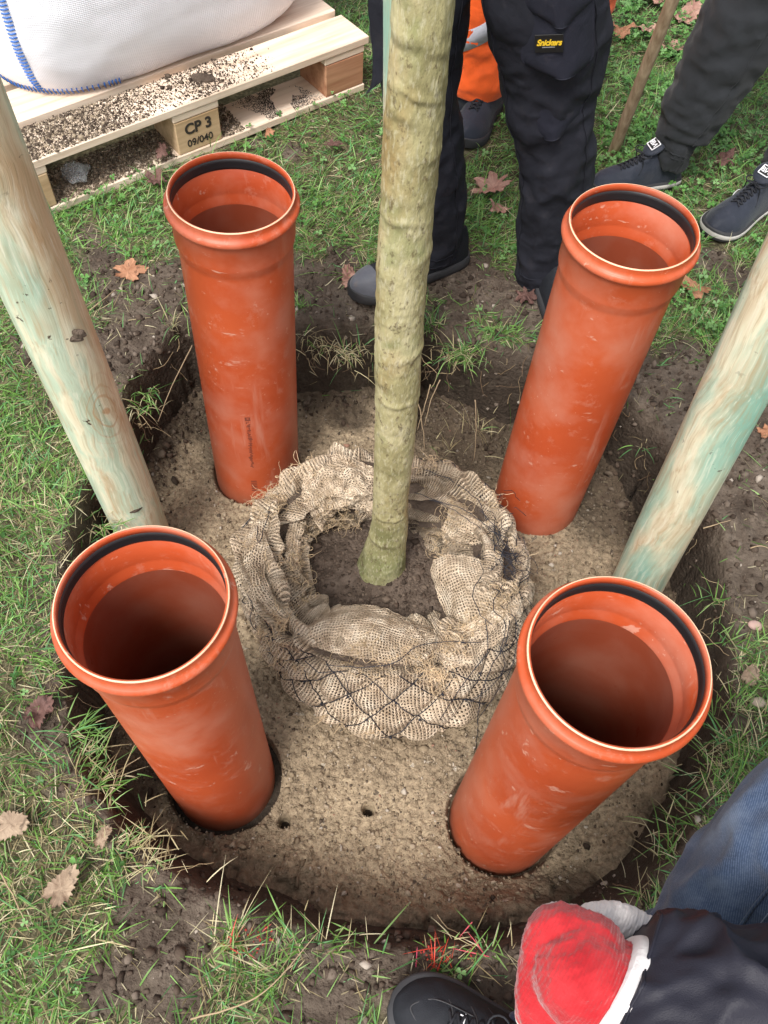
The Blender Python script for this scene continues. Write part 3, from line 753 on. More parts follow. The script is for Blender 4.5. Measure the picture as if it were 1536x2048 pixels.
mb.build('print_bars', M_PRINT, bodies[2], smooth=False)
pm['label'] = 'dark printed code line on the pipe'

# ================================================================== posts and tree
def post(base, tilt, rad, top, mat, label, seed):
    t = np.array([tilt[0], tilt[1], 1.0]); nz = 70; zs = np.linspace(base[2] - .1, top, nz)
    th2 = np.linspace(0, 2 * np.pi, 64, endpoint=False)
    ZZ, TT = np.meshgrid(zs, th2, indexing='ij')
    q = np.stack([np.cos(TT) * 1.2, np.sin(TT) * 1.2, ZZ * 3], -1)
    rr = rad * (1 + .035 * fbm(q, 3, seed) + .006 * fbm(q * np.array([6, 6, 1]), 2, seed + 3)) * (1 - .03 * (ZZ - base[2]))
    cx = base[0] + t[0] * (ZZ - base[2]); cy = base[1] + t[1] * (ZZ - base[2])
    V = np.stack([cx + rr * np.cos(TT), cy + rr * np.sin(TT), ZZ], -1).reshape(-1, 3)
    F = [tuple(f) for f in grid_faces(nz, 64)] + [tuple(range((nz - 1) * 64, nz * 64))]
    o = thing('wooden_post', label, 'post', base, 'treated wooden posts round the tree')
    return o, obj('post_shaft', V, F, mat, o)
kb = np.array((-.547, .169, -.296))
kw = YP(236, 838, .11); 
MP1 = post_mat('treated_wood_left', 0.4, False, tuple(kw - kb)); MP2 = post_mat('treated_wood_right', 3.3, True, None); MP3 = post_mat('treated_wood_back', 6.1, True, None)
po1, ps1 = post((-.547, .169, -.296), (-.014, -.021), .0585, 1.75, MP1, 'pale green wooden post with orange stains, a knot and mud, beside the pallet', 3)
po2, ps2 = post((.611, .169, -.296), (-.040, .047), .0590, 1.75, MP2, 'green streaked wooden post rising behind the pipe beside the red glove', 8)
po3, ps3 = post((.022, .60, -.296), (-.047, .0), .0445, 1.75, MP3, 'mint green wooden post mostly hidden behind the tree trunk', 12)
# mud stuck on the left post
def lump(c, r, seed, amp=.35, n=14, m=20):
    V, F = ellipsoid((0, 0, 0), r, None, n, m)
    k = 1 + amp * fbm(V / max(r) * 1.7 + seed, 4, int(seed)); return V * k[:, None] + np.asarray(c), F
mb = MB()
for (x, y, yy, r) in ((255, 1012, .125, (.030, .016, .012)), (236, 1020, .12, (.016, .012, .010)), (140, 676, .117, (.020, .006, .007)), (118, 686, .117, (.012, .005, .004)), (158, 668, .117, (.011, .006, .009))):
    V_, F_ = lump(YP(x, y, yy), r, x); obj('mud_clod', V_, F_, M_SOIL, po1)
# tree
tr_px = [(764, 1150, 96, 0), (768, 1110, 88, 0), (774, 1080, 78, 0), (780, 1040, 73, 0), (781, 1000, 71, 0), (788, 900, 79, 0), (794, 800, 88, 0), (797, 700, 95, 0), (801, 600, 100, 0), (808, 500, 106, 0), (816, 400, 110, 0), (823, 300, 117, 0), (831, 200, 120, 0), (838, 100, 122, 0), (847, 0, 126, 0)]
TP, TRr = [], []
for x, y, w, _ in tr_px:
    P = YP(x, y, .10); dep = (P - CAM) @ fw
    TP.append(P); TRr.append(w * dep / FPX / 2 * 0.995)
TP.append(np.array([-.012, .10, 1.35])); TRr.append(.034); TP.append(np.array([-.02, .11, 2.3])); TRr.append(.030)
TP[0] = TP[0] + np.array([-.004, 0, 0])
D = spline(np.column_stack([TP, TRr]), 620); P, rad = D[:, :3], D[:, 3]
m = 128; th2 = np.linspace(0, 2 * np.pi, m, endpoint=False)
ZZ, TT = np.meshgrid(P[:, 2], th2, indexing='ij')
rr = rad[:, None] * (1 + .035 * fbm(np.stack([np.cos(TT) * 1.3, np.sin(TT) * 1.3, ZZ * 7], -1), 3, 61))
rr += .0011 * fbm(np.stack([np.cos(TT) * 6, np.sin(TT) * 6, ZZ * 60], -1), 3, 63) + .0014 * fbm(np.stack([np.cos(TT) * 2.2, np.sin(TT) * 2.2, ZZ * 34], -1), 3, 64)
dark_t = np.zeros_like(ZZ)
#          px x, px y, amplitude, half width, angular reach, tilt
rings = [(815, 75, .0035, .010, .9, .004), (885, 110, .004, .008, .7, -.01), (845, 210, .003, .005, .9, -.012), (800, 238, .002, .008, .6, .0), (875, 325, .004, .010, .6, 0), (765, 268, .002, .008, .6, 0),
         (805, 400, .0035, .012, 3, .003), (795, 450, .002, .006, 1.0, 0), (860, 530, .005, .012, .7, 0), (755, 560, .003, .012, .6, 0), (800, 628, .003, .006, 3, .003), (800, 655, .0028, .005, 3, .003), (835, 725, .005, .009, .8, .006), (800, 750, .002, .006, 3, .002),
         (755, 770, .003, .014, .6, 0), (800, 815, .003, .006, 1.2, 0), (785, 868, .003, .006, 3, -.003), (790, 945, .0025, .006, 3, .004), (775, 985, .002, .006, 3, -.005), (785, 1045, .0025, .006, 1.2, 0), (755, 1090, .004, .010, 1.0, 0)]
for x, y, amp, wd, reach, tl in rings:
    Q = YP(x, y, .065); k = np.argmin(abs(P[:, 2] - Q[2])); a0 = math.atan2(-math.sqrt(max(1e-6, 1 - np.clip((Q[0] - P[k, 0]) / rad[k], -.97, .97) ** 2)), np.clip((Q[0] - P[k, 0]) / rad[k], -.97, .97))
    da = np.angle(np.exp(1j * (TT - a0)))
    msk = np.exp(-(da / reach) ** 2) if reach < 2.5 else 1.0
    zc = ZZ - Q[2] - tl * np.sin(TT * 1.0 + 1) - .004 * fbm(np.stack([np.cos(TT) * 2, np.sin(TT) * 2, 0 * TT + y], -1), 2, 70)
    rr += amp * msk * np.exp(-(zc / wd) ** 2) * (.10 if reach > 2.5 else .55)
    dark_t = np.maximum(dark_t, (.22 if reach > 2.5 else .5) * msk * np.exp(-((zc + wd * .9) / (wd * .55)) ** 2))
# root flare towards the left
flare = np.exp(-((ZZ - P[0, 2]) / .045) ** 2)
rr += flare * (.010 * np.maximum(0, np.cos(TT - R_(195))) ** 2 + .006 * np.abs(np.sin(TT * 2.5 + 1)) + .004 * fbm(np.stack([np.cos(TT) * 4, np.sin(TT) * 4, ZZ * 30], -1), 3, 65))
V = np.stack([P[:, 0][:, None] + rr * np.cos(TT), P[:, 1][:, None] + rr * np.sin(TT), ZZ], -1)
V0 = V[0].copy(); V0[:, 2] -= .05
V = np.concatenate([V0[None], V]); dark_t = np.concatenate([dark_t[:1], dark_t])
tree = thing('tree', 'young tree with smooth pale bark standing upright in the burlap root ball', 'tree', (0.01, .10, -.14))
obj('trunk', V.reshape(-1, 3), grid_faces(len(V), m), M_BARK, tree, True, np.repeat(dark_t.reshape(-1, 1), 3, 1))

# ================================================================== root ball in burlap
BCX, BCY = 0.010, 0.085
def ringr(pts):
    "pts: (px, py, z) -> functions of angle giving radius and height about the ball centre"
    Q = np.array([G(x, y, z) for x, y, z in pts]); d = Q[:, :2] - (BCX, BCY)
    a = np.arctan2(d[:, 1], d[:, 0]); r = np.hypot(d[:, 0], d[:, 1]); o = np.argsort(a); a, r, z = a[o], r[o], Q[o, 2]
    a = np.concatenate([a[-2:] - 2 * np.pi, a, a[:2] + 2 * np.pi]); r = np.concatenate([r[-2:], r, r[:2]]); z = np.concatenate([z[-2:], z, z[:2]])
    t = np.linspace(-np.pi, np.pi, 361); rr_, z_ = np.interp(t, a, r), np.interp(t, a, z)
    k = np.hanning(25); k /= k.sum()
    sm = lambda q: np.convolve(np.concatenate([q[-19:-1], q, q[1:19]]), k, 'same')[18:-18]
    return t, sm(rr_), sm(z_)
o_floor = ringr([(520, 1210, -.29), (545, 1330, -.29), (610, 1420, -.29), (700, 1470, -.29), (780, 1485, -.29), (870, 1480, -.29), (960, 1430, -.29), (1030, 1330, -.29), (1045, 1230, -.29), (1010, 1130, -.29), (930, 1060, -.29), (800, 1030, -.29), (660, 1040, -.29), (560, 1100, -.29)])
o_mid = ringr([(492, 1180, -.18), (530, 1290, -.18), (590, 1370, -.18), (690, 1430, -.18), (790, 1445, -.18), (900, 1425, -.18), (990, 1370, -.18), (1055, 1260, -.18), (1055, 1170, -.18), (1025, 1060, -.18), (950, 1000, -.18), (800, 960, -.18), (650, 970, -.18), (530, 1050, -.18)])
o_top = ringr([(478, 1110, -.08), (505, 1210, -.10), (560, 1290, -.105), (660, 1335, -.11), (770, 1350, -.11), (880, 1335, -.105), (985, 1270, -.09), (1050, 1180, -.08), (1035, 1090, -.075), (985, 1005, -.07), (900, 935, -.06), (800, 930, -.07), (650, 915, -.05), (545, 995, -.07)])
o_cr = ringr([(520, 1110, -.055), (545, 1190, -.07), (600, 1260, -.085), (690, 1290, -.085), (770, 1305, -.085), (870, 1290, -.08), (950, 1225, -.07), (1000, 1150, -.06), (975, 1070, -.055), (935, 1010, -.05), (870, 965, -.045), (790, 955, -.05), (660, 945, -.03), (580, 1010, -.05)])
o_in = ringr([(575, 1120, -.115), (588, 1185, -.12), (640, 1235, -.125), (710, 1252, -.125), (780, 1262, -.125), (850, 1268, -.12), (915, 1235, -.12), (930, 1150, -.115), (915, 1090, -.11), (870, 1045, -.11), (820, 1020, -.105), (740, 1015, -.105), (645, 1025, -.105), (592, 1065, -.11)])
na, nv = 720, 200
ang = np.linspace(-np.pi, np.pi, na, endpoint=False)
o_low = ringr([(508, 1205, -.235), (540, 1320, -.235), (605, 1405, -.235), (695, 1462, -.235), (780, 1478, -.235), (875, 1470, -.235), (965, 1420, -.235), (1038, 1320, -.235), (1052, 1225, -.235), (1018, 1110, -.235), (940, 1040, -.235), (800, 1005, -.235), (655, 1015, -.235), (550, 1085, -.235)])
o_floor = (o_low[0], o_low[1] * .84, o_low[2] * 0 - .298)
prof = []
for (t, rr_, z_) in (o_floor, (o_low[0], o_low[1] * .965, o_low[2]), (o_mid[0], o_mid[1] * .965, o_mid[2]), o_top, o_cr, o_in):
    prof.append(np.stack([np.interp(ang, t, rr_), np.interp(ang, t, z_)], -1))
pin = prof[-1].copy(); pin[:, 0] -= .035; pin[:, 1] -= .035; prof.append(pin)
prof = np.array(prof)                          # 7, na, 2
pr = spline(prof.reshape(7, -1), nv).reshape(nv, na, 2)
VK = [0, .45, 1, 2, 3, 4, 5]
vv = np.interp(np.linspace(0, 6, nv), range(7), VK)                     # 0 floor, 1 belly, 2 shoulder, 3 crest, 4 inner edge, 5 tucked
AA, VV = np.meshgrid(ang, vv); RR, ZZ = pr[..., 0].copy(), pr[..., 1].copy()
nR, nZ = np.gradient(pr[..., 0], axis=0), np.gradient(pr[..., 1], axis=0)
ln = np.hypot(nR, nZ) + 1e-9; nr_, nz_ = nZ / ln, -nR / ln
cyl = np.stack([np.cos(AA) * RR, np.sin(AA) * RR, ZZ], -1)
# quilted bulges between the knots of the netting on the side
nd = 20
def lattice(A, V):
    u = A / (2 * np.pi) * nd; v = (V - 0.1) * 1.15
    return np.abs(np.sin(np.pi * (u + v))), np.abs(np.sin(np.pi * (u - v)))
la, lb = lattice(AA + .06 * fbm(np.stack([AA * 3, VV * 2, 0 * AA], -1), 2, 80), VV + .12 * fbm(np.stack([AA * 3, VV * 2, 0 * AA + 4], -1), 2, 81))
side = 1 - sstep(1.9, 2.5, VV)
quilt = np.minimum(la, lb) ** .55
d_side = .030 * (quilt - .35)
# folds on the rolled rim: long creases mostly along the rim, twisted
q1 = np.stack([np.cos(AA) * 1.9 + VV * .5, np.sin(AA) * 1.9, VV * 1.9 + np.sin(AA * 3) * .5], -1)
ridge = 1 - np.sqrt(fbm(q1, 2, 83, .35) ** 2 + .004) * 2.6
q2 = np.stack([np.cos(AA) * 3.6, np.sin(AA) * 3.6 + VV * .6, VV * 1.5 + np.cos(AA * 2)], -1)
ridge2 = 1 - np.sqrt(fbm(q2, 2, 86, .35) ** 2 + .003) * 2.4
d_rim = .078 * (np.clip(ridge, -.2, 1) - .45) + .038 * (np.clip(ridge2, -.2, 1) - .45)
dn = d_side * side + d_rim * (1 - side) + .0035 * fbm(cyl * 38, 3, 88)
dn *= sstep(-.2, .5, VV) * (1 - .4 * sstep(4.2, 5, VV))
RR = RR + dn * nr_; ZZ = ZZ + dn * np.abs(nz_) * np.where(VV > 2.0, 1, .4)
V = np.stack([BCX + RR * np.cos(AA), BCY + RR * np.sin(AA), ZZ], -1)
tw = .016 * fbm(q1 * 1.0 + 5, 2, 90) * (1 - side)
V[..., 0] += tw; V[..., 1] += .016 * fbm(q1 * 1.0 + 9, 2, 91) * (1 - side)
arcl = np.concatenate([np.zeros((1, na)), np.cumsum(np.linalg.norm(np.diff(V, axis=0), axis=2), 0)])
# the seam where the angle wraps gets its own column
Vc = np.concatenate([V, V[:, :1]], 1); arcc = np.concatenate([arcl, arcl[:, :1]], 1)
ball = thing('root_ball', 'burlap wrapped root ball with black netting standing on the sand', 'root ball', (BCX, BCY, FLOOR))
uu = np.tile(np.linspace(0, 2 * np.pi * .25, na + 1), (nv, 1)) + .012 * fbm(Vc * 9, 2, 95); av = arcc.mean(1)[:, None] * .5 + arcc * .5 + .012 * fbm(Vc * 9, 2, 96)
uv = np.stack([uu, av], -1).reshape(-1, 2)
Vw = V.copy()
wrap = obj('burlap_wrap', Vc.reshape(-1, 3), grid_faces(nv, na + 1, False), M_BUR, ball, True, None, uv)
# earth inside
Vs, Fs = [], []
rs_ = np.linspace(0, 1, 60); sa = np.linspace(-np.pi, np.pi, 160, endpoint=False)
A2, R2 = np.meshgrid(sa, rs_); Rin = np.interp(A2, ang, pr[int(nv * .86), :, 0]) + .01
q = np.stack([np.cos(A2) * R2 * Rin * 30, np.sin(A2) * R2 * Rin * 30, 0 * A2], -1)
Zs = -.150 + .018 * (1 - R2 ** 2) + .012 * fbm(q, 4, 97) + .020 * np.exp(-(R2 / .33) ** 2)
Vt = np.stack([BCX + np.cos(A2) * R2 * Rin, BCY + np.sin(A2) * R2 * Rin, Zs], -1)
# flank of the earth ball behind the open weave
Vf = []
for k, zf in ((int(nv * .68), -.01), (int(nv * .54), 0), (int(nv * .42), 0), (int(nv * .21), 0), (0, -.01)):
    Rq = np.interp(sa, ang, pr[k, :, 0]) - .014; Zq = np.interp(sa, ang, pr[k, :, 1]) + zf - .02 * (k > nv * .6)
    Vf.append(np.stack([BCX + np.cos(sa) * Rq, BCY + np.sin(sa) * Rq, Zq], -1))
obj('earth', np.concatenate([Vt, np.array(Vf)]).reshape(-1, 3), grid_faces(65, 160), M_SOIL, ball)
N = 2600; a = rng.uniform(-np.pi, np.pi, N); q = np.sqrt(rng.uniform(0, 1, N)); Rn = np.interp(a, ang, pr[int(nv * .86), :, 0]) * q
sz = rng.lognormal(math.log(.0022), .5, N); cc = np.array([(0.085, 0.060, 0.045), (0.05, 0.036, 0.027), (0.14, 0.105, 0.08)])[rng.choice(3, N)]
zz = -.150 + .018 * (1 - q ** 2) + .012 * fbm(np.stack([np.cos(a) * Rn * 30, np.sin(a) * Rn * 30, 0 * a], -1), 4, 97) + .020 * np.exp(-(q / .33) ** 2)
o = scatter('earth_crumbs', np.stack([BCX + Rn * np.cos(a), BCY + Rn * np.sin(a), zz + sz * .3], -1), sz, cc, M_GRAIN, ball); o['kind'] = 'stuff'
# loose flaps of burlap
def flap(rows, name, seed, mat=M_BUR2, amp=.007, nu=70, nw=90, off=.15):
    "rows: list of rows of points (k x 3); a draped sheet through them with a hem"
    Rw = np.array([spline(np.array(r_), nw) for r_ in rows])
    S = spline(Rw.reshape(len(rows), -1), nu).reshape(nu, nw, 3)
    du, dv = np.gradient(S, axis=0), np.gradient(S, axis=1); nn = np.cross(du, dv); nn /= np.linalg.norm(nn, axis=2)[..., None] + 1e-9
    S = S + nn * (amp * ((1 - np.abs(fbm(S * 26, 3, seed))) ** 2 * 2 - 1) + .0025 * fbm(S * 90, 2, seed + 5))[..., None]
    lu = np.concatenate([np.zeros((1, nw)), np.cumsum(np.linalg.norm(np.diff(S, axis=0), axis=2), 0)]); lv = np.concatenate([np.zeros((nu, 1)), np.cumsum(np.linalg.norm(np.diff(S, axis=1), axis=2), 1)], 1)
    o = obj(name, S.reshape(-1, 3), grid_faces(nu, nw, False), mat, ball, True, None, np.stack([lv + seed, lu], -1).reshape(-1, 2))
    return S
def g3(*L): return [G(x, y, z) for x, y, z in L]
fl = []
fl.append(flap([g3((640, 1235, -.115), (690, 1212, -.10), (760, 1215, -.10), (830, 1245, -.11), (885, 1262, -.115)),
                g3((610, 1255, -.075), (680, 1235, -.055), (760, 1245, -.055), (840, 1268, -.065), (905, 1275, -.085)),
                g3((600, 1275, -.075), (680, 1270, -.045), (770, 1285, -.045), (850, 1300, -.06), (915, 1295, -.08)),
                g3((610, 1290, -.095), (690, 1310, -.075), (770, 1325, -.075), (840, 1330, -.085), (905, 1315, -.10))], 'burlap_fold', 101, M_BUR, .004))
fl.append(flap([g3((862, 1140, -.075), (870, 1118, -.055), (905, 1108, -.045), (960, 1120, -.045), (1000, 1145, -.06)),
                g3((866, 1160, -.085), (885, 1150, -.050), (925, 1140, -.040), (975, 1150, -.040), (1012, 1175, -.055)),
                g3((880, 1200, -.10), (905, 1195, -.070), (940, 1190, -.050), (985, 1195, -.045), (1020, 1210, -.055)),
                g3((905, 1262, -.125), (918, 1258, -.10), (945, 1250, -.080), (985, 1245, -.070), (1015, 1245, -.070))], 'burlap_fold', 112, M_BUR, .003))
fl.append(flap([g3((610, 990, -.06), (615, 945, -.03), (640, 915, -.015), (690, 918, -.015), (745, 940, -.03)),
                g3((618, 1010, -.05), (630, 965, -.01), (660, 940, .0), (705, 945, .0), (748, 965, -.02)),
                g3((625, 1035, -.07), (645, 1000, -.035), (675, 985, -.02), (715, 985, -.02), (750, 1000, -.035)),
                g3((640, 1060, -.105), (660, 1035, -.09), (690, 1022, -.085), (720, 1020, -.085), (748, 1030, -.09))], 'burlap_fold', 123, M_BUR2, .010))
fl.append(flap([g3((880, 1060, -.11), (905, 1082, -.09), (945, 1092, -.07), (985, 1085, -.06)),
                g3((890, 1030, -.07), (915, 1058, -.055), (955, 1066, -.045), (990, 1058, -.045)),
                g3((905, 1005, -.06), (930, 1030, -.045), (965, 1040, -.04), (1000, 1035, -.05))], 'burlap_fold', 134, M_BUR2, .010))
fl.append(flap([g3((545, 1040, -.06), (535, 1085, -.045), (528, 1130, -.045), (545, 1185, -.06), (590, 1225, -.075)),
                g3((520, 1035, -.055), (508, 1085, -.03), (503, 1130, -.035), (520, 1195, -.05), (575, 1245, -.065)),
                g3((500, 1045, -.08), (488, 1090, -.06), (484, 1130, -.065), (500, 1205, -.08), (560, 1265, -.095))], 'burlap_fold', 145, M_BUR, .006))
fl.append(flap([g3((870, 1270, -.10), (930, 1250, -.075), (985, 1215, -.055), (1015, 1180, -.05)),
                g3((880, 1305, -.08), (945, 1280, -.055), (1005, 1235, -.04), (1035, 1190, -.045)),
                g3((890, 1340, -.11), (955, 1315, -.085), (1020, 1262, -.065), (1048, 1205, -.07))], 'burlap_fold', 156, M_BUR2, .008))
fl.append(flap([g3((590, 1010, -.09), (575, 1060, -.075), (572, 1120, -.07), (585, 1160, -.075)),
                g3((612, 1020, -.085), (600, 1070, -.08), (597, 1120, -.08), (606, 1165, -.09)),
                g3((630, 1045, -.12), (615, 1085, -.125), (610, 1130, -.13), (620, 1175, -.13))], 'burlap_fold', 167, M_BUR2, .009))
# frayed threads
mb = MB(); rs = random.Random(12)
def thread(p0, d0, L, curl, r=.0006):
    P_ = [np.array(p0, float)]; d = np.array(d0, float); d /= np.linalg.norm(d); k = 9
    ax = np.array([rs.gauss(0, 1) for _ in range(3)])
    for i in range(k):
        d = d + curl * np.cross(ax, d) * .25 + np.array([rs.gauss(0, .16), rs.gauss(0, .16), rs.gauss(0, .12) - .03]); d /= np.linalg.norm(d)
        P_.append(P_[-1] + d * L / k)
    mb.tube(P_, np.linspace(r, r * .6, k + 1), 3, False)
spots_f = [(545, 985, 26), (520, 1010, 18), (500, 1080, 14), (605, 935, 12), (560, 1240, 34), (530, 1270, 26), (610, 1200, 12), (640, 1060, 26), (680, 1040, 30), (700, 1060, 18), (900, 1030, 30), (930, 1010, 26), (880, 1070, 18), (880, 1095, 14), (1010, 1100, 12), (1015, 1180, 24), (1000, 1210, 24), (900, 1290, 24), (860, 1340, 40), (885, 1370, 26), (760, 1330, 24), (700, 1310, 16), (730, 1290, 20), (820, 1310, 16), (585, 1340, 16), (560, 1310, 20), (650, 1490 - 20, 10), (740, 1480, 8), (590, 1110, 22), (600, 1150, 18), (920, 1250, 22), (960, 1230, 16), (990, 1010, 14), (860, 930, 16), (640, 1000, 14), (580, 1000, 16), (520, 1150, 8)]
Vflat = np.concatenate([Vw[int(nv * .25):].reshape(-1, 3)] + [s.reshape(-1, 3) for s in fl])
rel = Vflat - CAM; dep = rel @ fw; PXX = 768 + FPX * (rel @ rt) / dep; PYY = 1024 - FPX * (rel @ up) / dep
for x, y, k in spots_f:
    for _ in range(k * 2):
        xx, yy = x + rs.gauss(0, 16), y + rs.gauss(0, 14)
        dd_ = (PXX - xx) ** 2 + (PYY - yy) ** 2; c_ = np.where(dd_ < 16)[0]
        i = c_[np.argmin(dep[c_])] if len(c_) else np.argmin(dd_)
        P0 = Vflat[i]; out = P0 - np.array([BCX, BCY, -.2]); out /= np.linalg.norm(out)
        d0 = out * .5 + np.array([rs.gauss(0, .7), rs.gauss(0, .7), rs.gauss(.1, .4)])
        thread(P0, d0, rs.uniform(.012, .045), rs.uniform(-3, 3), rs.uniform(.0004, .0009))
mb.build('frayed_threads', M_FRAY, ball, True)
# black netting: diamonds over the side, tied knots, loose strands
mb = MB()
def surf(a, v, off=.004):
    i = float(np.interp(v, VK, range(7))) / 6 * (nv - 1); i0 = int(min(nv - 2, max(0, i))); f_ = i - i0; j = ((a + np.pi) / (2 * np.pi) * na) % na; j0 = int(j); g_ = j - j0
    p = (Vw[i0, j0] * (1 - g_) + Vw[i0, (j0 + 1) % na] * g_) * (1 - f_) + (Vw[i0 + 1, j0] * (1 - g_) + Vw[i0 + 1, (j0 + 1) % na] * g_) * f_
    o_ = p - np.array([BCX, BCY, -.17]); return p + o_ / np.linalg.norm(o_) * off
for s in (1, -1):
    for k in range(nd):
        pts = []
        top = rs.uniform(2.3, 3.0)
        for v in np.linspace(.15, top, 46):
            u = (k + .0 - s * (v - .1) * 1.15) / nd; a_ = (u * 2 * np.pi + np.pi) % (2 * np.pi) - np.pi
            a_ += .03 * math.sin(v * 3 + k)
            pts.append(surf(a_, v, .0035))
        pts = np.array(pts); pts = np.array([pts[max(0, i - 1):i + 2].mean(0) for i in range(len(pts))])
        mb.tube(pts, .0011, 4, False)
for k in range(nd * 3):
    row = k // nd; v = .1 + (.5 + row * .5 - .5) / 1.15 * 1.0 + .0
    v = .1 + (row + 1) * .5 / 1.15; u = (k % nd + (.5 if row % 2 == 0 else 0)) / nd; a_ = (u * 2 * np.pi + np.pi) % (2 * np.pi) - np.pi
    if v < 2.4:
        c_ = surf(a_ + .03 * math.sin(v * 3 + k % nd), v, .004)
        V_, F_ = ellipsoid(c_, (.003, .003, .0035), None, 6, 8); mb.add(V_, F_)
        for _ in range(2):
            d_ = np.array([rs.gauss(0, 1), rs.gauss(0, 1), rs.gauss(0, 1)]); mb.tube([c_, c_ + d_ * .005, c_ + d_ * .008 + (0, 0, -.003)], .0007, 3, False)
loose = [[(830, 985, 0.0), (890, 1010, -.01), (950, 1050, -.02), (1000, 1100, -.03), (1030, 1140, -.03)], [(650, 1330, -.06), (720, 1335, -.05), (790, 1325, -.04), (830, 1295, -.03), (880, 1285, -.03), (960, 1285, -.04)],
         [(960, 1155, -.02), (945, 1190, -.02), (965, 1230, -.02), (985, 1250, -.03)], [(1020, 1240, -.04), (1010, 1290, -.06), (985, 1330, -.1), (960, 1400, -.15), (955, 1470, -.22), (950, 1500, -.28)], [(1000, 1210, -.03), (1035, 1250, -.04), (1025, 1330, -.08), (990, 1390, -.14), (955, 1440, -.2)],
         [(985, 1050, -.02), (1005, 1100, -.02), (1035, 1110, -.03), (1010, 1140, -.03), (1035, 1180, -.03)], [(960, 1020, -.01), (1000, 1065, -.02), (990, 1100, -.02), (1025, 1125, -.02)], [(515, 1050, -.03), (518, 1085, -.02), (540, 1020, -.02)], [(490, 1180, -.07), (505, 1210, -.08), (500, 1240, -.1), (520, 1270, -.12)],
         [(970, 1240, -.03), (975, 1300, -.05), (940, 1350, -.08), (905, 1400, -.12), (880, 1440, -.17)], [(1000, 1290, -.06), (1010, 1330, -.09), (985, 1370, -.13), (940, 1405, -.16)], [(850, 940, -.02), (900, 960, -.02), (950, 995, -.02), (975, 1040, -.02)], [(610, 1320, -.07), (640, 1345, -.07), (680, 1345, -.07), (700, 1380, -.1)],
         [(975, 1060, -.02), (1015, 1080, -.02), (1000, 1120, -.02), (1030, 1150, -.03), (1045, 1200, -.04)], [(1005, 1170, -.02), (985, 1215, -.02), (1010, 1250, -.04), (1000, 1310, -.07)], [(860, 1000, -.01), (930, 1020, -.01), (1010, 1085, -.02), (1040, 1130, -.03)]]
for L_ in loose:
    P_ = spline(np.array(g3(*L_)), 40); P_ += .0035 * fbm(P_ * 60, 2, 7)[:, None] * np.array([1, .7, 1])
    mb.tube(P_, .0009, 4, False)
for _ in range(90):        # tangle on the right shoulder
    x, y = rs.gauss(1005, 22), rs.gauss(1110, 45); p0 = G(x, y, -.03)
    pts = [p0]; d_ = np.array([rs.gauss(0, 1), rs.gauss(0, 1), rs.gauss(0, .5)])
    for _k in range(5): d_ = d_ * .6 + np.array([rs.gauss(0, .8), rs.gauss(0, .8), rs.gauss(0, .5)]); pts.append(pts[-1] + d_ * .006)
    mb.tube(pts, .0007, 3, False)
mb.build('netting', M_NET, ball, True)

# ================================================================== pallet and bag
U = np.array([-.745, -.667, 0]); U /= np.linalg.norm(U); Vv = np.array([-U[1], U[0], 0]) * -1
if Vv[1] < 0: Vv = -Vv
C0 = np.array([-.172, 1.662, .003])
ROTP = np.column_stack([U, Vv, np.cross(U, Vv)])
pal = thing('pallet', 'wooden pallet with spilled soil under the white bag', 'pallet', C0)
def PP(u, v, z): return C0 + U * u + Vv * v + np.array([0, 0, z])
def board(name, u0, u1, v0, v1, z0, z1, mat=M_WOOD, parent=pal):
    mb = MB(); mb.box(PP((u0 + u1) / 2, (v0 + v1) / 2, (z0 + z1) / 2), (abs(u1 - u0), abs(v1 - v0), z1 - z0), ROTP, .0025)
    return mb.build(name, mat, parent, smooth=False)
PL = 1.14
for v in (0, .50, 1.0): board('bottom_board', 0, PL, v, v + .14, 0, .022)
blocks = []
for ui, u in enumerate((0, .495, .995)):
    for v in (0.003, .50, .997):
        blocks.append(board('block', u + .004, u + .141, v, v + .137, .0225, .118, M_WOODR if ui == 0 else M_WOODT))
    board('stringer_board', u + .002, u + .143, 0.003, 1.135, .1185, .139)
for k in range(7): board('deck_board', -.012, PL + .008, k * .1667, k * .1667 + .138, .1395, .162)
bc = PP(.4955 + .072, .0, .070)
blk = blocks[3]
nrm = -Vv
text_obj('CP 3', 'block_lettering', .042, M_INK, blk, PP(.4955 + .0715, .0028 - .0006, .088), -U, (0, 0, 1), off=.0014)
text_obj('09/040', 'block_lettering', .029, M_INK, blk, PP(.4955 + .0715, .0028 - .0006, .047), -U, (0, 0, 1), off=.0005)
# dark scorch-like stain on the bottom board is dirt lying on it; soil spilled on the deck
N = 34000
u_, v_ = rng.uniform(.0, 1.1, N), rng.uniform(.003, .137, N)
dens = np.clip(.05 + 1.6 * sstep(.50, 1.0, u_) + .50 * np.exp(-((u_ - .50) / .12) ** 2) - .06 * (u_ < .3), 0, 1.6) * (.4 + .6 * (fbm(np.stack([u_ * 12, v_ * 12, 0 * u_], -1), 3, 201) + .5))
mk = rng.uniform(0, 1, N) < dens; u_, v_ = u_[mk], v_[mk]
sz = rng.lognormal(math.log(.0012), .5, len(u_)); Pp = C0 + U * u_[:, None] + Vv * v_[:, None]; Pp[:, 2] += .162 + sz * .4
cc = np.array([(0.10, 0.075, 0.055), (0.05, 0.035, 0.027), (0.30, 0.24, 0.17), (0.5, 0.42, 0.32)])[np.where(rng.uniform(0, 1, len(u_)) < sstep(.45, .95, u_) * .8, rng.choice(4, len(u_), p=[.45, .1, .35, .1]), rng.choice(4, len(u_), p=[.35, .55, .08, .02]))]
tag(scatter('spilled_soil', Pp, sz, cc, M_GRAIN), kind='stuff')
N = 7000
u_, v_ = rng.uniform(.42, 1.12, N), rng.uniform(.004, .135, N); sz = rng.lognormal(math.log(.0020), .4, N); Pp = C0 + U * u_[:, None] + Vv * v_[:, None]
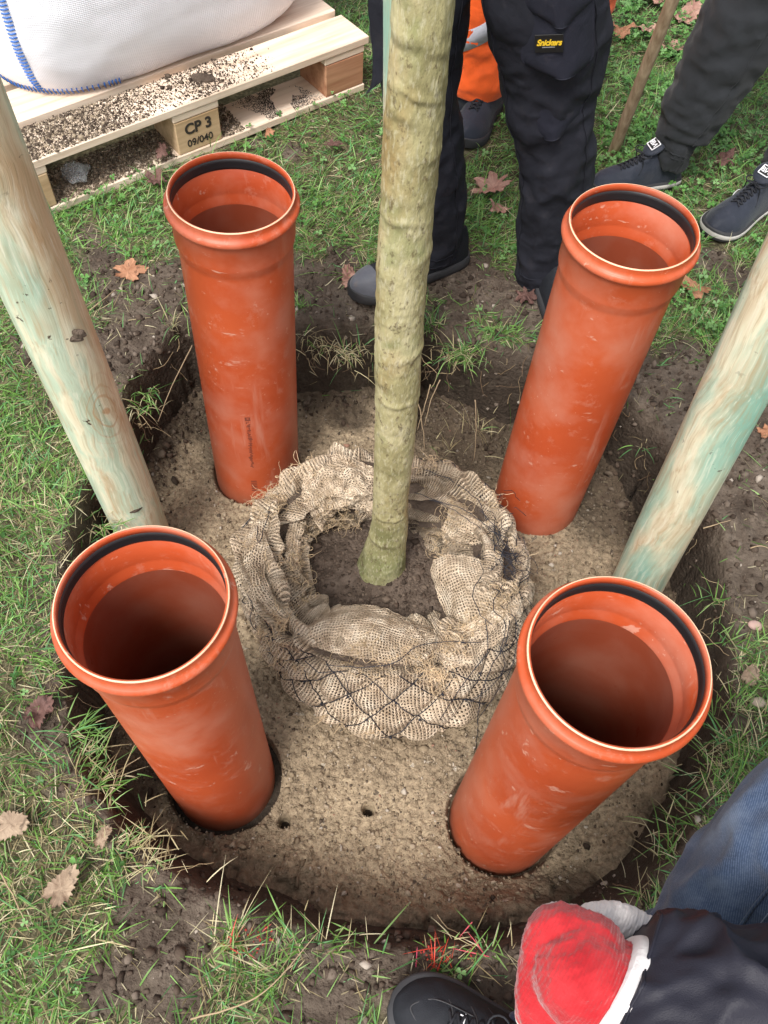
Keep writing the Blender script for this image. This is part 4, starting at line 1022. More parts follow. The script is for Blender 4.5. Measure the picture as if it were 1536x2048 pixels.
Pp[:, 2] += .0225 + sz * .4 + .010 * sstep(.02, .07, v_); cc = np.array([(0.16, 0.12, 0.085), (0.09, 0.068, 0.05), (0.32, 0.26, 0.19)])[rng.choice(3, N, p=[.5, .3, .2])]
mk = (u_ < .49) | (u_ > .64)
u2, v2 = rng.normal(.27, .06, 5000), rng.uniform(.004, .135, 5000); k2 = fbm(np.stack([u2 * 22, v2 * 12, 0 * u2], -1), 3, 207) > -.02; u2, v2 = u2[k2], v2[k2]
P2 = C0 + U * u2[:, None] + Vv * v2[:, None]; P2[:, 2] += .0228; tag(scatter('black_dust', P2, rng.uniform(.0006, .0014, len(u2)), np.tile((.03, .026, .026), (len(u2), 1)), M_GRAIN), kind='stuff')
tag(scatter('spilled_soil', Pp[mk], sz[mk], cc[mk], M_GRAIN), kind='stuff')
tag(obj('soil_clod', *lump(PP(.50, .075, .164), (.034, .020, .009), 3.0), M_SOIL), 'dark soil clod lying mid way along the front deck board of the pallet', 'soil clod')
# bulk bag
bag = thing('bulk_bag', 'white woven bulk bag with blue stitched seams on the pallet', 'bag', PP(.5, .6, .163))
hu, hv, hz = .49, .44, .42
def bag_pt(su, sv, sz_, e=.32):
    return su, sv, sz_
nth, nph = 160, 90
tht = np.linspace(0, 2 * np.pi, nth, endpoint=False); hh = np.linspace(0, 1, nph)
HH, T2 = np.meshgrid(hh, tht, indexing='ij')
c_, s_ = np.cos(T2), np.sin(T2)
ex = .52 - .10 * HH
bx = np.sign(c_) * np.abs(c_) ** ex; by = np.sign(s_) * np.abs(s_) ** ex
bul = .86 + .17 * np.sin(np.pi * np.clip(HH, 0, 1) ** .55) ** .8
bul = bul * (1 - sstep(.9, 1.0, HH) * .5)
zz = HH * .85 - .02 * 0
fold = .012 * fbm(np.stack([bx * 3, by * 3, HH * 5], -1), 4, 301)
lu, lv = bx * (hu * bul + fold), by * (hv * bul + fold)
Vb = PP(0, 0, 0)[None, None] + U * (.490 + lu)[..., None] + Vv * (.575 + lv)[..., None]; Vb[..., 2] += .1625 + zz
Fb = [tuple(f)[::-1] for f in grid_faces(nph, nth)] + [tuple(range(nth)), tuple(range((nph - 1) * nth, nph * nth))[::-1]]
obj('bag_body', Vb.reshape(-1, 3), Fb, M_BAG, bag)
# blue overlock stitching along the base and up the front left corner
mb = MB()
def stitch(path, normal_c, r=.0045):
    n_ = len(path)
    for i in range(0, n_ - 1):
        p, q_ = path[i], path[i + 1]; d = q_ - p; L_ = np.linalg.norm(d); k = max(1, int(L_ / .009))
        for j in range(k):
            c = p + d * (j + .5) / k; o_ = c - normal_c; o_[2] *= .3; o_ /= np.linalg.norm(o_)
            t_ = d / L_; s2 = np.cross(t_, o_); s2 /= np.linalg.norm(s2)
            mb.tube([c - s2 * .011 + o_ * .001, c + o_ * .0045 + t_ * .002, c + s2 * .011 + o_ * .001 + t_ * .004], .0021, 4, True)
cen = Vb.reshape(-1, 3).mean(0)
ja = int(nth * R_(205) / (2 * np.pi)); jb = int(nth * R_(345) / (2 * np.pi))
ja = int(nth * R_(282) / (2 * np.pi))
stitch(np.array([Vb[2, j] for j in range(ja, jb)]), cen)
jc = int(np.argmin(np.abs(tht - R_(318)))); stitch(np.array([Vb[i, jc] for i in range(2, nph - 8, 2)]), cen)
mb.build('seam_stitching', M_BLUE, bag)
# crumpled clear plastic scrap on the lower board
V, F = lump(PP(.915, .06, .05), (.032, .026, .022), 9.0, 1.1, 30, 40)
n = NT('clear_film'); n.b.inputs['Transmission Weight'].default_value = .6; n.b.inputs['Alpha'].default_value = .45
M_FILM = n.fin((0.85, 0.87, 0.92), .25, n.bump(n.noise(90, 4, dist=2), .004)); n.b.inputs['Alpha'].default_value = .45
tag(obj('plastic_scrap', V, F, M_FILM), 'crumpled clear plastic film on the lower board of the pallet', 'plastic scrap')

# ================================================================== stick
p0, p1 = G(1225, 308, 0), YP(1345, 0, 1.30)
dS = (p1 - p0) / np.linalg.norm(p1 - p0); mbp = [p0 - dS * .03 + dS * s_ for s_ in np.linspace(0, 1.25, 30)]
V, F = tube_geo(mbp, .0155, 20); V += .0008 * fbm(V * 40, 3, 5)[:, None]
n = NT('worn_handle_wood'); S = n.mapping(n.obj(), scale=(1, 1, .08), rot=(0, 0, 0))
M_STICK = n.fin(n.ramp(n.noise(90, 5, vec=S), [(.3, (.24, .155, .09)), (.65, (.50, .37, .25))]), .6, n.bump(n.noise(90, 5, vec=S), .001))
tag(obj('wooden_stick', V, F, M_STICK), 'thin brown wooden stick planted in the grass beside the sneakers', 'stick')

# ================================================================== people
def shoe(parent, toe, heel, wscale=1.0, hscale=1.0, upm=M_SHOE, solem=M_SOLE, toem=None, laces=True, label=None, solez=.0, openz=.085, mids=None, hgt_sole=.026):
    toe, heel = np.array(toe, float), np.array(heel, float); L = np.linalg.norm((toe - heel)[:2])
    x = (toe - heel); x[2] = 0; x /= L; y = np.array([-x[1], x[0], 0]); zdir = np.array([0, 0, 1.0]); zb = heel[2]
    st = np.array([0, .03, .10, .2, .32, .45, .58, .70, .80, .88, .94, .98, 1.0])
    hw = np.array([.010, .024, .031, .034, .033, .035, .040, .045, .045, .040, .031, .019, .006]) * wscale
    hh_ = np.array([.055, .080, .090, .086, .096, .088, .068, .055, .049, .044, .037, .028, .016]) * hscale
    ns = 70; tq = np.linspace(0, 1, ns); W = np.interp(tq, st, hw); H = np.interp(tq, st, hh_)
    k = np.hanning(7); k /= k.sum(); W[3:-3] = np.convolve(W, k, 'same')[3:-3]; H[3:-3] = np.convolve(H, k, 'same')[3:-3]
    mm = 40; ph = np.linspace(0, 2 * np.pi, mm, endpoint=False)
    TQ, PH = np.meshgrid(tq, ph, indexing='ij'); c_, s_ = np.cos(PH), np.sin(PH)
    yy = W[:, None] * np.sign(c_) * np.abs(c_) ** .75 * (1 - .33 * np.clip(s_, 0, 1) ** 1.5)
    zz = np.where(s_ > 0, H[:, None] * np.abs(s_) ** .85, -.012 * np.abs(s_)) + hgt_sole * .8
    q = np.stack([TQ * L * 45, yy * 45, zz * 45], -1); wr_ = .0018 * ((1 - np.abs(fbm(q, 3, 77))) ** 3 * 2 - 1)
    xx = TQ * L
    Vs = heel + xx[..., None] * x + (yy * (1 + 0))[..., None] * y + (zz + wr_)[..., None] * zdir
    Fs = [tuple(f) for f in grid_faces(ns, mm)] + [tuple(range(mm))[::-1], tuple(range((ns - 1) * mm, ns * mm))]
    sh = obj('shoe', Vs.reshape(-1, 3), Fs, upm, parent)
    # sole
    W2 = (W + .0045); lay = [0, .004, hgt_sole * .5, hgt_sole, hgt_sole + .003]; sc_ = [.93, 1.0, 1.03, 1.0, .9]; ring = []
    t2 = np.concatenate([tq, tq[::-1]]); s2 = np.concatenate([np.ones(ns), -np.ones(ns)])
    spring = .012 * np.clip((t2 - .75) / .25, 0, 1) ** 2
    for zl, f_ in zip(lay, sc_):
        Wt = np.interp(t2, tq, W2) * f_; xe = (t2 * (L + .008) - .004)
        ring.append(heel + xe[:, None] * x + (Wt * s2)[:, None] * y + (zl + spring)[:, None] * zdir)
    ring = np.array(ring); m2 = ring.shape[1]
    obj('sole', ring.reshape(-1, 3), [tuple(f)[::-1] for f in grid_faces(5, m2)] + [tuple(range(m2)), tuple(range(4 * m2, 5 * m2))[::-1]], solem, sh)
    if mids is not None:
        rr2 = []
        for zl, f_ in zip((.010, .012, .022, .023), (1.02, 1.06, 1.06, 1.01)):
            Wt = np.interp(t2, tq, W2) * f_; rr2.append(heel + (t2 * (L + .012) - .006)[:, None] * x + (Wt * s2)[:, None] * y + (zl + spring)[:, None] * zdir)
        obj('midsole', np.array(rr2).reshape(-1, 3), [tuple(f)[::-1] for f in grid_faces(4, m2)], mids, sh)
    def top(t, s=0.0, off=.002):
        w = np.interp(t, tq, W); h = np.interp(t, tq, H); c = s; sq = math.sqrt(max(0, 1 - min(1, abs(s)) ** 2.4))
        return heel + x * (t * L) + y * (w * s * (1 - .33 * sq)) + zdir * (h * sq ** .85 + hgt_sole * .8 + off)
    if toem is not None:
        a_, b_ = int(ns * .80), ns
        Vt = heel + xx[a_:b_, :, None] * x * 1.0 + (yy[a_:b_] * 1.05)[..., None] * y + ((zz[a_:b_] - hgt_sole * .8) * 1.05 + hgt_sole * .8 + .0015)[..., None] * zdir + x * .002
        obj('toe_cap', Vt.reshape(-1, 3), [tuple(f) for f in grid_faces(b_ - a_, mm)] + [tuple(range((b_ - a_ - 1) * mm, (b_ - a_) * mm))], toem, sh)
    # tongue and collar
    Vt, Ft = ellipsoid((0, 0, 0), (.034, .027 * wscale, .009), None, 12, 20)
    ax = (top(.30, 0, .02) - top(.48, 0, .0)); ax /= np.linalg.norm(ax); zt = np.cross(ax, y); zt /= np.linalg.norm(zt); zt = zt if zt[2] > 0 else -zt
    Rm = np.column_stack([ax, y, zt]); tc = top(.40, 0, .013)
    tg = obj('tongue', Vt @ Rm.T + tc, Ft, upm, sh)
    if laces:
        mb = MB()
        for i, t in enumerate(np.linspace(.50, .70, 6)):
            w = .50 - .12 * (i / 5)
            for sgn in (1, -1):
                P_ = spline(np.array([top(t, -w * sgn, .003), top(t + .015, 0, .007), top(t + .035, w * sgn, .003)]), 10)
                mb.tube(P_, .0022, 5)
        for sgn in (1, -1):
            c0 = top(.51, 0, .010)
            P_ = [c0 + y * sgn * .03 * (1 - math.cos(a_)) * .5 + x * .016 * math.sin(a_) + zdir * .004 * math.sin(a_ * .5) for a_ in np.linspace(0, 2 * np.pi, 14)]
            mb.tube(P_, .0018, 5)
            mb.tube(spline(np.array([c0, c0 + y * sgn * .02 + x * .01, top(.52, sgn * .75, .004), top(.56, sgn * .9, .004)]), 12), .0017, 5)
        mb.build('laces', M_LACE, sh)
    return dict(obj=sh, x=x, y=y, top=top, tongue=tg, tc=tc, ax=ax, zt=zt)
def nb_label(S, w=.026):
    c = S['tc'] + S['zt'] * .0100 - S['ax'] * .000; Rm = np.column_stack([S['ax'], S['y'], S['zt']])
    mb = MB(); mb.box(c, (w, w * 1.15, .0016), Rm, .0004); a_ = mb.build('tongue_label', M_PATCH, S['obj'], smooth=False)
    mb = MB(); e = w / 2
    for du, dv, su, sv in ((e, 0, .0026, w * 1.15), (-e, 0, .0026, w * 1.15), (0, e * 1.15, w, .0026), (0, -e * 1.15, w, .0026)):
        mb.box(c + S['ax'] * du + S['y'] * dv + S['zt'] * .0009, (su, sv, .0016), Rm)
    mb.build('label_border', M_LTXT, S['obj'], smooth=False)
    text_obj('NB', 'label_lettering', w * .72, M_LTXT, S['obj'], c + S['zt'] * .0014, -S['y'], S['ax'], .25, .0004)

# ---- person in black workwear behind the tree
pa = thing('person', 'person in black work trousers with a yellow lettered knee pocket, legs behind the tree trunk', 'person', (.18, .95, 0))
def legpath(rows, Yc):
    pts, rad = [], []
    for x, y, w, dy in rows:
        P = YP(x, y, Yc + dy); pts.append(P); rad.append(w * ((P - CAM) @ fw) / FPX / 2)
    return pts, rad
pA, rA = legpath([(858, 505, 112, 0), (863, 460, 120, 0), (862, 400, 136, 0), (848, 280, 150, 0), (842, 190, 146, 0), (838, 60, 185, 0), (842, -40, 205, 0)], .93)
La = limb(pA + [pA[-1] + np.array([0, .05, .15]), (.06, 1.06, 1.0)], rA + [.11, .12], 120, 56, 401, .0055, .085)
pB, rB = legpath([(1086, 560, 100, 0), (1090, 500, 112, 0), (1105, 400, 130, 0), (1114, 325, 146, 0), (1108, 250, 155, 0), (1098, 195, 178, 0), (1105, 100, 214, 0), (1093, 0, 248, 0), (1088, -60, 255, 0)], .91)
Lb = limb(pB + [pB[-1] + np.array([-.01, .06, .14]), (.20, 1.06, 1.0)], rB + [.13, .13], 130, 56, 405, .0060, .085)
pel = ellipsoid((.13, 1.08, 1.0), (.19, .14, .13))
remesh('trousers', [La, Lb, pel], .006, M_TROU, pa, 2, .4, lambda W: .0016 * ((1 - np.abs(fbm(W * np.array([12, 12, 17]), 3, 410))) ** 3 * 2 - .8))
for lg in (La, Lb):
    fc = face_cam(lg, 56)
    for dfr in (-.17, .14): seam(lg, 56, fc + dfr, .0013, M_TROU, 'seam', pa)
    hem(lg, 56, 3, .0016, M_TROU, 'hem', pa); hem(lg, 56, 9, .0012, M_TROU, 'hem', pa)
S1 = shoe(pa, (-.128, .772, .0), (.150, .962, .0), 1.12, 1.05, M_SHOEB, M_SOLE, M_TOE, False)
S2 = shoe(pa, (.430, .70, .0), (.325, .985, .0), 1.12, 1.05, M_SHOEB, M_SOLE, M_TOE, False)
# knee pocket on the right leg: a curved panel with pointed hem
def panel(name, pix, Y0, mat, parent, thick=.004, bow=.030, cx=None, nu=24, seed=0):
    "pix: outline rows (left px, right px) top to bottom; panel bowed towards the camera"
    rows = []
    for (x0, y0, x1, y1) in pix:
        r_ = []
        for t_ in np.linspace(0, 1, nu):
            P_ = YP(x0 + (x1 - x0) * t_, y0 + (y1 - y0) * t_, Y0); P_[1] += -bow * (1 - (2 * t_ - 1) ** 2) + bow * .0; r_.append(P_)
        rows.append(r_)
    R0 = np.array(rows); S = spline(R0.reshape(len(pix), -1), 30).reshape(30, nu, 3); S[..., 1] += .0015 * fbm(S * 40, 2, seed)
    back = S + np.array([0, thick, 0]); V = np.concatenate([S.reshape(-1, 3), back.reshape(-1, 3)]); n1 = 30 * nu
    F = [tuple(f) for f in grid_faces(30, nu, False)] + [tuple(i + n1 for i in f)[::-1] for f in grid_faces(30, nu, False)]
    bd = [k for k in range(nu)] + [r_ * nu + nu - 1 for r_ in range(1, 30)] + [29 * nu + k for k in range(nu - 2, -1, -1)] + [r_ * nu for r_ in range(28, 0, -1)]
    F += [(bd[i], bd[(i + 1) % len(bd)], bd[(i + 1) % len(bd)] + n1, bd[i] + n1) for i in range(len(bd))]
    return obj(name, V, F, mat, parent), S
kp, KS = panel('knee_pocket', [(1048, -60, 1190, -90), (1047, 0, 1190, -20), (1045, 60, 1189, 50), (1044, 122, 1187, 112), (1085, 138, 1160, 140)], .800, M_NAVYFLAP, pa, .006, .035)
kp['label'] = 'dark navy knee pocket flap with a yellow lettered badge'
fp, _ = panel('pocket_flap', [(1050, -70, 1188, -90), (1050, -20, 1188, -40), (1052, 18, 1186, -2), (1090, 38, 1150, 36)], .790, M_NAVYFLAP, pa, .005, .035)
kn, _ = panel('knee_pad_pocket', [(1040, 196, 1170, 180), (1042, 225, 1168, 208), (1055, 252, 1155, 235), (1075, 268, 1135, 258)], .842, M_NAVYFLAP, pa, .005, .034, seed=4)
c1, c2 = YP(1070, 72, .7795), YP(1127, 70, .7655)
xd = c2 - c1; w_ = np.linalg.norm(xd); pc = YP(1098, 87, .7660); ud = YP(1098, 70, .768) - YP(1098, 105, .768)
xn = xd / w_; yn = ud / np.linalg.norm(ud); zn = np.cross(xn, yn)
mb = MB(); mb.box(pc, (w_, np.linalg.norm(ud) * 1.02, .002), np.column_stack([xn, yn, zn]), .0005); bp = mb.build('badge', M_PATCH, kp, smooth=False)
text_obj('Snickers', 'badge_lettering', .0150, M_YTXT, kp, pc + zn * .0016 + yn * .002, xn, yn, .35, .0005, .92)
mb = MB(); mb.box(pc + zn * .0013 - yn * .0062 + xn * -.001, (w_ * .45, .0016, .0006), np.column_stack([xn, yn, zn])); mb.build('badge_underline', plain('grey_print', (.25, .25, .25)), kp, smooth=False)
# holster flap hanging left of the back post
V_, F_ = [], []
prf = [(738, -40), (736, 20), (741, 60), (745, 120), (742, 170), (732, 190)]; prr = [(800, -40), (800, 20), (800, 60), (800, 110), (790, 140), (764, 150)]
hp, _ = panel('holster_pocket', [(a_[0], a_[1], b_[0], b_[1]) for a_, b_ in zip(prf, prr)], .86, M_TROU, pa, .010, .006, seed=9)

# ---- person in orange hi-vis further back
pb = thing('person', 'person in orange hi-vis trousers and dark shoes seen between the workwear legs', 'person', (.3, 1.70, 0))
def yp(x, y, Y): return YP(x, y, Y)
ob = np.array(yp(955, 168, 1.60)); 
Bl = limb([ob + (0, 0, -.01), ob + (.0, 0, .05), yp(955, 80, 1.60), yp(948, 0, 1.60), yp(948, 0, 1.60) + (0, .02, .25), yp(948, 0, 1.60) + (-.03, .06, .60)], [.088, .090, .086, .090, .10, .12], 80, 48, 420, .006, .06)
Br = limb([ob + (.26, .1, -.01), ob + (.26, .1, .06), ob + (.26, .1, .22), ob + (.22, .1, .5), ob + (.10, .08, .80)], [.085, .085, .088, .10, .12], 70, 48, 422, .006, .06)
Vh, Fh = Bl; Bpel = ellipsoid(yp(948, 0, 1.60) + (.03, .07, .68), (.18, .13, .13))
remesh('trousers', [Bl, Br, Bpel], .008, M_HIVIS, pb, 2, .4)
mb = MB()
for base_, rad_ in ((yp(952, 38, 1.60), .0905),):
    z0 = base_[2]
    for zc in (z0,):
        thr = np.linspace(0, 2 * np.pi, 48, endpoint=False); rg = []
        for dz, rr2 in ((-.028, .0), (-.028, .004), (.028, .004), (.028, .0)):
            rg.append(np.stack([base_[0] + (rad_ + rr2) * np.cos(thr), base_[1] + (rad_ + rr2) * np.sin(thr), np.full(48, zc + dz) + .05 * np.cos(thr)], -1))
        mb.add(np.array(rg).reshape(-1, 3), [tuple(f) for f in grid_faces(4, 48)])
mb.build('reflective_band', M_REFL, pb)
V, F = limb([ob + (.0, 0, -.13), ob + (.0, 0, -.06), ob + (0, 0, .03)], [.062, .066, .075], 30, 40, 424, .004, .03)
V2, F2 = limb([ob + (.26, .1, -.13), ob + (.26, .1, .03)], [.062, .07], 20, 40, 425, .004, .03)
obj('sock', V, F, M_NAVY, pb); obj('sock', V2, F2, M_NAVY, pb)
S3 = shoe(pb, G(935, 292, 0) + (-.02, -.02, 0), (ob[0] + .06, ob[1] + .075, 0), 1.2, 1.15, M_SHOE, M_SOLE, None, True)
S4 = shoe(pb, (ob[0] + .20, ob[1] - .12, 0), (ob[0] + .28, ob[1] + .16, 0), 1.2, 1.15, M_SHOE, M_SOLE, None, True)
mb = MB(); mb.tube(spline(np.array([S3['top'](.36, -.75, .004), S3['top'](.40, 0, .012), S3['top'](.44, .8, .004)]), 14), .0028, 6)
mb.build('green_lace', plain('neon_green', (.15, .75, .10), .6), S3['obj'])

# ---- person in joggers and sneakers at the right
pcn = thing('person', 'person in charcoal joggers and dark blue sneakers with white tongue labels', 'person', (.85, 1.3, 0))
A1 = np.array(YP(1343, 318, 1.33)); A1[2] = max(.07, A1[2])
K1, K2 = YP(1405, 190, 1.36), YP(1492, 40, 1.38)
d_ = (K2 - K1) / np.linalg.norm(K2 - K1)
Cl = limb([A1 + (-.004, 0, -.015), A1 + (.004, 0, .04), YP(1362, 268, 1.345), K1, K2, K2 + d_ * .30 + (0, 0, .03), K2 + d_ * .45 + (.04, 0, .25)], [.044, .044, .068, .085, .102, .12, .13], 110, 56, 431, .008, .05)
A2_ = G(1560, 330, .10)
Cr = limb([A2_ + (0, 0, -.02), A2_ + (.005, .0, .05), A2_ + (.02, .01, .13), A2_ + (.03, .02, .35), A2_ + (.04, .04, .6), A2_ + (.06, .08, .85)], [.044, .046, .068, .085, .105, .12], 90, 56, 437, .008, .05)
fc = face_cam(Cl, 56); seam(Cl, 56, fc + .12, .0013, M_JOG, 'seam', pcn, .001)
for ii in (14, 17): hem(Cl, 56, ii, .0016, M_JOG, 'hem', pcn, .000)
hip = (Cl[0][-10] + Cr[0][-10]) / 2
Cp = ellipsoid(hip, (.20, .14, .14))
remesh('joggers', [Cl, Cr, Cp], .007, M_JOG, pcn, 2, .4)
S5 = shoe(pcn, G(1178, 388, .0), A1 * (1, 1, 0) + (.042, .030, 0), 1.0, 1.0, M_SHOE, M_SOLE, None, True, mids=M_MIDS); nb_label(S5)
tt_ = G(1412, 478, .0); hl = A2_ * (1, 1, 0) + (.05, .025, 0)
S6 = shoe(pcn, tt_, tt_ + (hl - tt_) / np.linalg.norm(hl - tt_) * .295, 1.15, 1.05, M_SHOE, M_SOLE, None, True, mids=M_MIDS); nb_label(S6, .026)
# pale ring on the side of the sneaker
c_ = S6['top'](.52, -.93, .0); rg_ = [c_ + S6['x'] * .016 * math.cos(a_) + np.array([0, 0, 1]) * .012 * math.sin(a_) - S6['y'] * .002 for a_ in np.linspace(0, 2 * np.pi, 24)]
mb = MB(); mb.tube(rg_, .0012, 4, False); mb.build('side_emblem', M_LTXT, S6['obj'])

# ---- person in the foreground: denim leg, black shoe, jacket sleeve and red glove
pd = thing('person', 'person in blue jeans and black jacket with a red work glove, beside the nearest shoe', 'person', (.4, -.76, 0))
k1 = G(1440, 1965, .42); k2 = G(1712, 1668, .62)
dk = (k2 - k1) / np.linalg.norm(k2 - k1)
Dl = limb([(.300, -.775, .045), (.315, -.78, .12), k1 * .55 + np.array([.32, -.78, .16]) * .45, k1, k2, k2 + np.array([.09, -.10, .12]), (.82, -.86, .86)], [.052, .060, .085, .097, .100, .098, .13], 150, 96, 441, .0085, .11)
Dr = limb([(.98, -1.02, .045), (.98, -1.01, .3), (.97, -.99, .6), (.92, -.95, .88)], [.06, .075, .095, .12], 60, 48, 447, .006, .06)
remesh('jeans', [Dl, Dr, ellipsoid((.88, -.92, .90), (.17, .14, .13))], .006, M_DENIM, pd, 2, .4)
fc = face_cam(Dl, 96); seam(Dl, 96, fc + .06, .0019, M_DENIM, 'seam', pd, .0015); seam(Dl, 96, fc + .073, .0006, plain('denim_thread', (.20, .24, .32), .8), 'seam_thread', pd, .0035)
def seam_line(points, r, mat, name, parent):
    mb = MB(); mb.tube(points, r, 5, False); return mb.build(name, mat, parent)
S7 = shoe(pd, (.078, -.735, 0), (.372, -.815, 0), 1.25, 1.05, M_SHOEB, M_SOLE, None, True, hgt_sole=.03)
S8 = shoe(pd, (.66, -.78, 0), (.86, -.98, 0), 1.2, 1.05, M_SHOEB, M_SOLE, None, True)
# overlay panels on the near shoe and its small white lettering
mb = MB()
for tpos in (.60, .72):
    mb.tube(spline(np.array([S7['top'](tpos + .06, -.85, .001), S7['top'](tpos, -.4, .001), S7['top'](tpos, .4, .001), S7['top'](tpos + .06, .85, .001)]), 24), .0016, 5, False)
mb.tube(spline(np.array([S7['top'](.60, -.5, .001), S7['top'](.80, -.55, .001), S7['top'](.90, -.2, .001), S7['top'](.90, .2, .001), S7['top'](.80, .55, .001), S7['top'](.60, .5, .001)]), 40), .0012, 5, False)
mb.build('overlay_piping', M_SOLE, S7['obj'])
cL = YP(916, 2022, -.735); zc = S7['top'](.66, .1, .0055)
text_obj('\u2022SCOTT', 'shoe_lettering', .0125, M_LTXT, S7['obj'], S7['top'](.67, .12, .0022), S7['y'] * -1, S7['x'] * -1 + np.array([0, 0, -.30]), 0, .0003)
# jacket sleeve
ZS_ = .66
w0, w1, w2 = G(1232, 1995, ZS_), G(1420, 2035, ZS_ + .02), G(1740, 2090, ZS_ + .05)
Sl = limb([w0, w0 * .7 + w1 * .3, w1, w2, (.66, -.88, .98), (.80, -.92, 1.28)], [.0560, .0640, .072, .080, .078, .09], 190, 110, 451, .0120, .13, 1.0)
def cuff_shear(V):
    ax_ = (w1 - w0) / np.linalg.norm(w1 - w0); al = (V - w0) @ ax_; dn_ = (V - w0 - al[:, None] * ax_) @ (-up)
    return V - ax_ * (dn_ * .62 * np.exp(-np.maximum(al + .02, 0) / .07))[:, None]
Vs_, Fs_ = Sl; ax_ = (w1 - w0) / np.linalg.norm(w1 - w0); al = (Vs_ - w0) @ ax_; cr = (Vs_ - w0) @ np.cross(ax_, [0, 0, 1])
cen_ = w0 + al[:, None] * ax_; rd = Vs_ - cen_; rd /= np.linalg.norm(rd, axis=1)[:, None] + 1e-9
ph_ = al * 46 + cr * 34 + 2.2 * fbm(Vs_ * 9, 2, 452)
Vs_ = Vs_ + rd * (.0055 * (1 - np.abs(np.sin(ph_))) ** 2 * sstep(.01, .05, al) * (.4 + .6 * sstep(-.2, .3, fbm(Vs_ * 12, 2, 453))))[:, None]
sv = obj('jacket_sleeve', cuff_shear(Vs_), Fs_, M_JACKET, pd)
To = limb([(.88, -.93, .88), (.90, -.94, 1.0), (.90, -.93, 1.2), (.90, -.92, 1.36), (.90, -.92, 1.44)], [.155, .165, .175, .15, .07], 60, 60, 457, .008, .08)
obj('jacket_body', *To, M_JACKET, pd)
# glove: palm, five fingers and thumb as one skin
hx = G(1100, 1900, .62) - G(1220, 1960, .66); hx /= np.linalg.norm(hx)
def capsule(pts, rad, n_=14, m_=14):
    D_ = spline(np.column_stack([pts, rad]), n_); V_, F_ = tube_geo(D_[:, :3], D_[:, 3], m_); pcs = [(V_, F_)]
    pcs.append(ellipsoid(D_[-1, :3], (D_[-1, 3],) * 3, None, 8, 12)); return pcs
wr = G(1222, 1985, .655)
pieces = []
pieces += capsule([wr + (.03, .0, .0), wr, G(1165, 1955, .665)], [.044, .044, .045], 16, 24)
kc = G(1140, 1945, .655)
# hand bends down at the wrist: back of the hand faces the camera, fingers run to the lower edge and curl
Vp, Fp = ellipsoid((0, 0, 0), (1, 1, 1), None, 24, 36); Vp = np.sign(Vp) * np.abs(Vp) ** .60 * np.array((.062, .046, .024)); hd = G(1130, 2080, .62) - G(1160, 1900, .67); hd /= np.linalg.norm(hd)
cdir = CAM - kc; cdir /= np.linalg.norm(cdir); sx_ = np.cross(hd, cdir); sx_ /= np.linalg.norm(sx_); nzp = np.cross(sx_, hd)
Rp = np.column_stack([hd, sx_, nzp]); pieces.append((Vp @ Rp.T + kc + hd * .008 - nzp * .008, Fp))
pieces.append(ellipsoid(G(1170, 1925, .650), (.040, .038, .028)))
fz = [(-.036, .070, .0115), (-.013, .080, .0122), (.011, .074, .0118), (.033, .060, .0105)]
for off, Lf, rf_ in fz:
    b0 = kc + sx_ * off + hd * .035 - nzp * .010
    pieces += capsule([b0 - hd * .02, b0, b0 + hd * Lf * .45 - nzp * .010, b0 + hd * Lf * .75 - nzp * .035, b0 + hd * Lf * .55 - nzp * .060], [rf_ * 1.15, rf_ * 1.1, rf_, rf_ * .95, rf_ * .85])
tb = kc - hd * .035 + sx_ * .0
sgn_t = 1 if (G(1250, 1835, .62) - kc) @ sx_ > 0 else -1
pieces += capsule([G(1165, 1885, .63), G(1200, 1850, .615), G(1250, 1850, .605), G(1295, 1868, .60)], [.024, .021, .019, .016])
gl = remesh('glove', pieces, .0028, M_RED, pd, 6, .5, lambda W: .0010 * ((1 - np.abs(fbm(W * 60, 3, 460))) ** 3 * 2 - .8) + .0016 * (1 - np.abs(np.sin(((W - kc) @ (hd * .8 - sx_ * .6)) * 420 + 2 * fbm(W * 30, 2, 461)))) ** 2 * sstep(-.01, .03, -((W - kc) @ hd) + .6 * np.abs((W - kc) @ sx_)))
me = gl.data
Vg = np.empty(len(me.vertices) * 3, np.float32); me.vertices.foreach_get('co', Vg); Vg = Vg.reshape(-1, 3) + wl(gl)
lx, ly, lz = (Vg - kc) @ hd, (Vg - kc) @ sx_, (Vg - kc) @ nzp
palm = 1 - sstep(-.022, -.017, lz + .003 * fbm(Vg * 70, 3, 470))
at = me.color_attributes.new('tint', 'FLOAT_COLOR', 'POINT'); cc_ = np.ones((len(Vg), 4), np.float32); cc_[:, :3] = palm[:, None]; at.data.foreach_set('color', cc_.ravel())
# white knitted cuff between glove and sleeve
a1_ = (w1 - w0) / np.linalg.norm(w1 - w0)
Vc_, Fc_ = limb([w0 - a1_ * .013, w0 - a1_ * .005, w0 + a1_ * .02], [.0520, .0535, .0530], 24, 72, 466, .0006, .02)
obj('glove_cuff', cuff_shear(Vc_), Fc_, M_WHITE, pd)
mb = MB()
for da in (.012, .016):
    rgc = Sl[0].reshape(-1, 110, 3); ii = 2 if da < .015 else 4
    mb.tube(cuff_shear(np.vstack([rgc[ii], rgc[ii][:1]])), .0014, 5, False)
mb.build('sleeve_hem', M_JACKET, sv)

